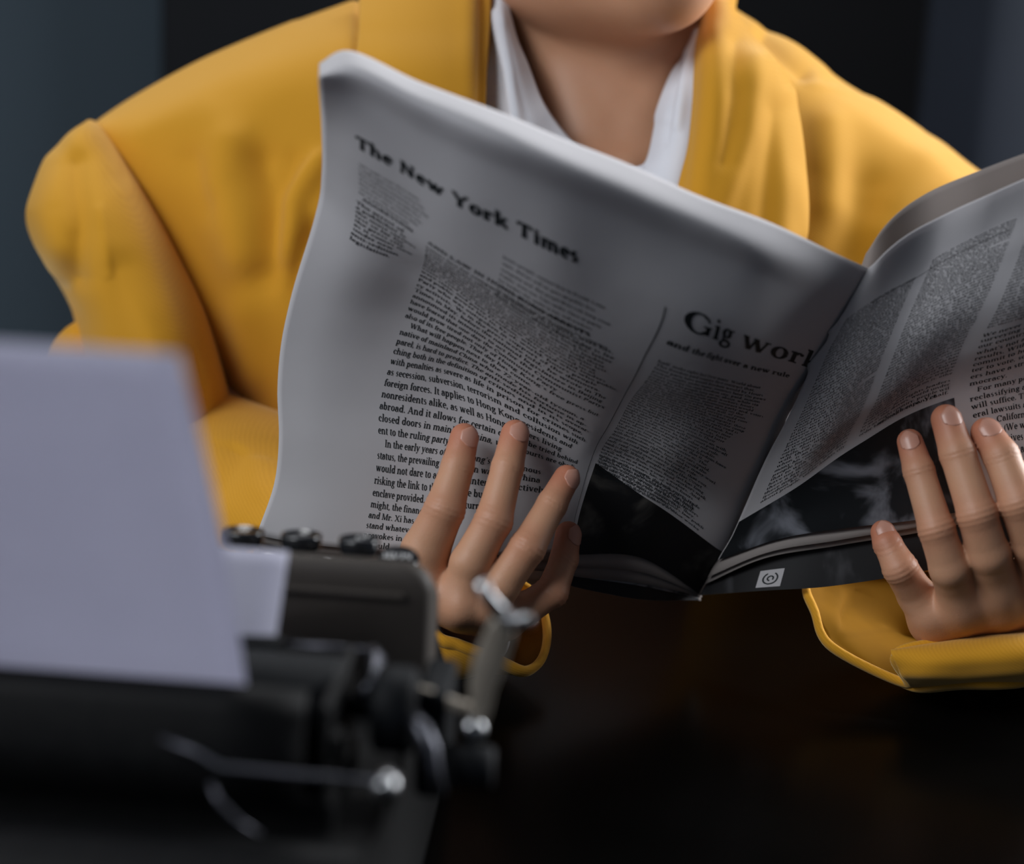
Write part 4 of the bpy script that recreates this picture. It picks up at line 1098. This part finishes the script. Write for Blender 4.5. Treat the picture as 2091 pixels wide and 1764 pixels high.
# lower body and keyboard deck
prof = [(-.030, .004), (-.045, .055), (-.040, .086), (-.028, .094), (-.012, .088), (yh, .088), (yh + .048, ztop - .045), (yh + .135, .035), (yh + .140, .010), (yh + .13, .004)]
v, f = [], []
xs_ = [XLft - .004, XLft, XR - .006, XR - .002]
for i, x in enumerate(xs_):
    k = .96 if i in (0, 3) else 1
    for y, z in prof: v.append((x, .05 + (y - .05)*k, .05 + (z - .05)*k))
n = len(prof)
for i in range(3):
    for k in range(n): f.append((i*n + k, i*n + (k+1) % n, (i+1)*n + (k+1) % n, (i+1)*n + k))
f.append(tuple(range(n))); f.append(tuple(range(3*n, 4*n))[::-1])
bd = addt('body_shell', v, f, M_tw)
bd.modifiers.new('bevel', 'BEVEL').width = .003; bd.modifiers['bevel'].segments = 3
# ribbon hood with rounded shoulders
v, f = [], []
hx0, hx1, r_ = XLft + .004, XR, .011
path = [(hx0, .060)] + [(hx0 + r_ - r_*math.cos(a), ztop - r_ + r_*math.sin(a)) for a in np.linspace(0, math.pi/2, 8)] \
     + [(hx1 - r_ + r_*math.sin(a), ztop - r_ + r_*math.cos(a)) for a in np.linspace(0, math.pi/2, 8)] + [(hx1, .060)]
secs = [(yh - .003, .0025), (yh - .001, .0004), (yh + .004, 0), (yh + .030, .0006), (yh + .042, .004), (yh + .047, .011)]
for y, ins in secs:
    drop = max(0, (y - yh - .008))*.55
    for x, z in path:
        cx = (hx0 + hx1)/2
        v.append((x - math.copysign(ins, x - cx), y, z - ((ins + drop) if z > .07 else 0)))
m_ = len(path)
for j in range(len(secs)-1):
    for k in range(m_ - 1): f.append((j*m_+k, j*m_+k+1, (j+1)*m_+k+1, (j+1)*m_+k))
f.append(tuple(range(m_))[::-1]); f.append(tuple(range((len(secs)-1)*m_, len(secs)*m_)))
f.append([ (j*m_) for j in range(len(secs))][::-1] + []) if False else None
hood = addt('ribbon_hood', v, f, M_hood)
tbox('hood_lip', (hx0 + .012, yh - .0055, ztop - .0125), (hx1 - .010, yh - .002, ztop - .0105), M_hood, .0006, hood)

# keys: four stepped rows of round keys on levers, the top row shows above the hood
k0 = TL(498, 1083, .728); k1 = TL(617, 1093, .728); kp = (k1[0] - k0[0])
kr = 42/F*.728
KEYCHARS = {0: '8', 1: '-', 2: '5', -1: '9', -2: '0', -3: '7', -4: '2', -5: '1'}
kprof = [(-.0062, kr*.86), (-.0050, kr*.97), (-.0030, kr), (-.0006, kr), (.0004, kr*.97), (.0006, kr*.88), (-.0003, kr*.80), (-.0007, kr*.4), (-.0007, .0002)]
kv, kf = lathe(kprof, (0, .10, 1), (0, 0, 0), 32)
key_me = make_mesh('key', kv, kf, M_key)
sv, sf = lathe([(-.034, .0011), (-.006, .0011)], (0, 0, 1), (0, 0, 0), 8); stem_me = make_mesh('key_stem', sv, sf, M_dsteel)
for row in range(4):
    nkeys = 10 if row else 11
    for c in range(nkeys):
        x = k0[0] + (2 - c)*kp + (row*.5*kp*.5 if row else 0)
        if x < hx0 + .01 or x > XR - .012: continue
        o = bpy.data.objects.new('key', key_me); COL.objects.link(o); o.parent = tw
        o.location = (x, k0[1] + row*.0185, k0[2] - row*.0165)
        s_ = bpy.data.objects.new('key_stem', stem_me); COL.objects.link(s_); s_.parent = o
        ch = KEYCHARS.get(2 - c) if row == 0 else 'QWERTYUIOPASDFGHJKLZXCVBNM'[(row*9 + c) % 26]
        if ch:
            adv, gv, gf = glyph_quads(ch, 10, .02)
            em = .0095
            P = [(-(q[0] - adv/2)*em, -(q[1] - .3)*em*1.0 , 0) for q in gv]
            addt('key_letter', [(a, b, .0002 - b*.1 - .0005 + .0006) for a, b, _ in P], gf, M_mark, o, False)
# margin release key at the end of the row with its three letters
mk = TL(812, 1138, .722)
v, f = lathe([(-.006, .0085), (-.001, .0092), (.0004, .0084), (.0006, .0002)], (0, -.25, 1), tuple(mk), 24)
mo = addt('margin_key', v, f, M_key)
x = 0; vv, ff = [], []
for ch in 'MAR':
    adv, gv, gf = glyph_quads(ch, 10, .03); k = len(vv)
    for q in gv:
        X = mk[0] + .0060 - (x + q[0])*.0058; Y = mk[1] + .0015 - q[1]*.0058
        vv.append((X, Y, mk[2] + .0010 + (Y - mk[1])*.25))
    ff += [tuple(k + i for i in q) for q in gf]; x += adv
addt('key_letter', vv, ff, M_mark, mo, False)

# carriage ------------------------------------------------------------------
pz = A0[2] - .75                             # height where the sheet leaves the paper table
py, pr = .030, .0165
pzc = pz - .018
pl_end = TL(700, 1400, .59)[0]
v, f = lathe([(XLft - .02, pr*.9), (XLft - .019, pr), (pl_end - .001, pr), (pl_end, pr*.9)], (1, 0, 0), (0, py, pzc), 40)
addt('platen', v, f, M_rub)
v, f = lathe([(pl_end, .004), (pl_end + .012, .004), (pl_end + .0121, .0135), (pl_end + .013, .0145), (pl_end + .024, .0145), (pl_end + .0255, .0125), (pl_end + .0256, .001)], (1, 0, 0), (0, py, pzc), 36)
addt('platen_knob', v, f, M_rub)
# paper table: the dark sloping plate the sheet leans on
v, f = [], []
pt = [(-.0015, pz + .001), (-.006, pz - .006), (-.010, pz - .020), (-.012, pz - .034)]
X0, X1 = XLft - .012, TL(640, 1400, .56)[0]
for y, z in pt:
    for x in np.linspace(X0, X1, 12): v.append((x, y - .0025, z))
po = addt('paper_table', v, gridfaces(4, 12), M_tw); po.modifiers.new('thickness', 'SOLIDIFY').thickness = .0022
tbox('carriage_frame', (XLft - .015, -.006, pz - .052), (pl_end + .004, .052, pz - .036), M_tw, .002)
tbox('carriage_end_plate', (pl_end - .0015, -.004, pz - .052), (pl_end + .002, .050, pz - .004), M_tw, .003)
# paper bail in front of the platen
bl0, bl1 = TL(250, 1305, .610), TL(760, 1330, .605)
rod('paper_bail', [bl0, TL(576, 1312, .610)], .0024, M_rub)
rod('paper_bail', [TL(560, 1312, .611), bl1], .0012, M_dsteel)
rod('bail_arm', [bl1, TL(770, 1345, .600), TL(764, 1390, .590), TL(740, 1420, .585)], [.0022, .0026, .0022, .002], M_dsteel)
# return lever with its two-pronged finger piece
lv = lambda x, y, d=.585: TL(x, y, d)
def flatbar(name, pts, widths, depth, m, parent=None):
    P = np.array([lv(x, y, d) for x, y, d in pts]); n = len(P); t = np.gradient(P, axis=0); t /= np.linalg.norm(t, axis=1, keepdims=True)
    view = np.array([0, 1.0, 0]); s = np.cross(t, view); s /= np.linalg.norm(s, axis=1, keepdims=True)
    v, f = [], []
    for i in range(n):
        w = widths[i]/F*.585/2
        for a, b in ((-1,-.6),(-.8,-1),(.8,-1),(1,-.6),(1,.6),(.8,1),(-.8,1),(-1,.6)):
            v.append(P[i] + s[i]*a*w + view*b*depth/2)
    for j in range(n-1):
        for k in range(8): f.append((j*8+k, j*8+(k+1) % 8, (j+1)*8+(k+1) % 8, (j+1)*8+k))
    f.append(tuple(range(8))[::-1]); f.append(tuple(range((n-1)*8, n*8)))
    return addt(name, v, f, m, parent)
lever = flatbar('return_lever', [(972,1492,.590),(982,1450,.588),(985,1400,.586),(1000,1350,.583),(1022,1290,.578),(1030,1255,.575)],
                [34, 40, 56, 66, 58, 40], .0032, M_beige)
flatbar('lever_prong', [(1035,1262,.576),(1012,1240,.573),(992,1215,.571),(985,1186,.570)], [30, 32, 30, 24], .0035, M_steel, lever)
flatbar('lever_prong', [(1020,1262,.576),(1042,1270,.573),(1062,1267,.571),(1086,1266,.570)], [34, 28, 24, 24], .0035, M_steel, lever)
v, f = lathe([(-.004, .0018), (-.003, .0042), (.003, .0042), (.004, .0018)], (0, 1, 0), tuple(lv(967, 1488, .588)), 20)
addt('lever_pivot', v, f, M_steel, lever)
flatbar('lever_link', [(980,1452,.590),(930,1440,.590),(880,1422,.590),(835,1408,.592),(800,1412,.594)], [22, 26, 32, 28, 18], .003, M_beige)
flatbar('release_lever', [(800,1408,.600),(770,1418,.598),(735,1416,.598)], [18, 24, 16], .003, M_beige)
rod('line_space_bracket', [lv(842,1462,.575), lv(862,1490,.570), lv(880,1530,.568), lv(886,1570,.568), lv(900,1620,.570)], [.0024, .0032, .0028, .0024, .002], M_dsteel)
v, f = lathe([(0, .0055), (.001, .0072), (.016, .0072), (.017, .0058)], (1, 0, 0), tuple(lv(905,1560,.585)), 28)
addt('line_space_knob', v, f, M_rub)
tbox('carriage_end_block', tuple(np.array(lv(845,1620,.60)) + np.array([0, -.004, 0])), tuple(np.array(lv(925,1385,.60)) + np.array([0, .02, 0])), M_rub, .003)
# rail and tabulator screw on the back
rod('back_rail', [TL(330,1508,.545), TL(400,1535,.542), TL(450,1566,.540), TL(620,1583,.538), TL(800,1600,.536)], .0011, M_dsteel)
v, f = lathe([(-.004, .0022), (-.0035, .0034), (.003, .0034), (.004, .002)], (0, 1, .2), tuple(TL(790,1602,.528)), 20)
addt('rail_screw', v, f, M_steel)
rod('rail_spring', [TL(430,1600,.535), TL(450,1640,.533), TL(490,1680,.533), TL(530,1705,.535)], .0008, M_dsteel)
tbox('ribbon_guide', tuple(TL(650,1560,.56)), tuple(TL(700,1500,.56) + np.array([0, .006, 0])), M_tw, .001)
tbox('back_ledge', (XLft + .01, -.058, .058), (XR - .03, -.040, .066), M_tw, .002)
for sx in (XLft + .03, XR - .03):
    for sy in (-.01, yh + .10):
        v, f = lathe([(0, .009), (.0045, .008)], (0, 0, 1), (sx, sy, 0), 16); addt('rubber_foot', v, f, M_rub)

# the sheet of typing paper wound round the platen
tc_ = TL(370, 722, .452)
tA = np.array(TL(490, 1393, .555))
prof = []
for s in np.linspace(0, 1, 16):
    y = tc_[1]*(1-s) + (py - pr - .003)*s; z = tc_[2]*(1-s) + (pzc + .012)*s
    prof.append((y + .006*math.sin(s*math.pi), z))
for a in np.linspace(math.radians(165), math.radians(355), 16): prof.append((py + (pr + .0006)*math.cos(a), pzc + (pr + .0006)*math.sin(a)))
fz = TL(575, 1125, .625)
for s in np.linspace(.15, 1, 8): prof.append(((py + pr + .0006)*(1-s) + fz[1]*s, (pzc)*(1-s) + fz[2]*s))
v = []; xw = np.linspace(XLft + .03, 0, 24)
for y, z in prof:
    for x in xw: v.append((x, y, z))
shp = add('paper_sheet', v, gridfaces(len(prof), 24), M_typing, None, (0, 0, 0))
shp.matrix_world = TI
shp.modifiers.new('thickness', 'SOLIDIFY').thickness = .00018
tag(shp, 'blank pale grey sheet of paper rolled into the black typewriter', 'paper')
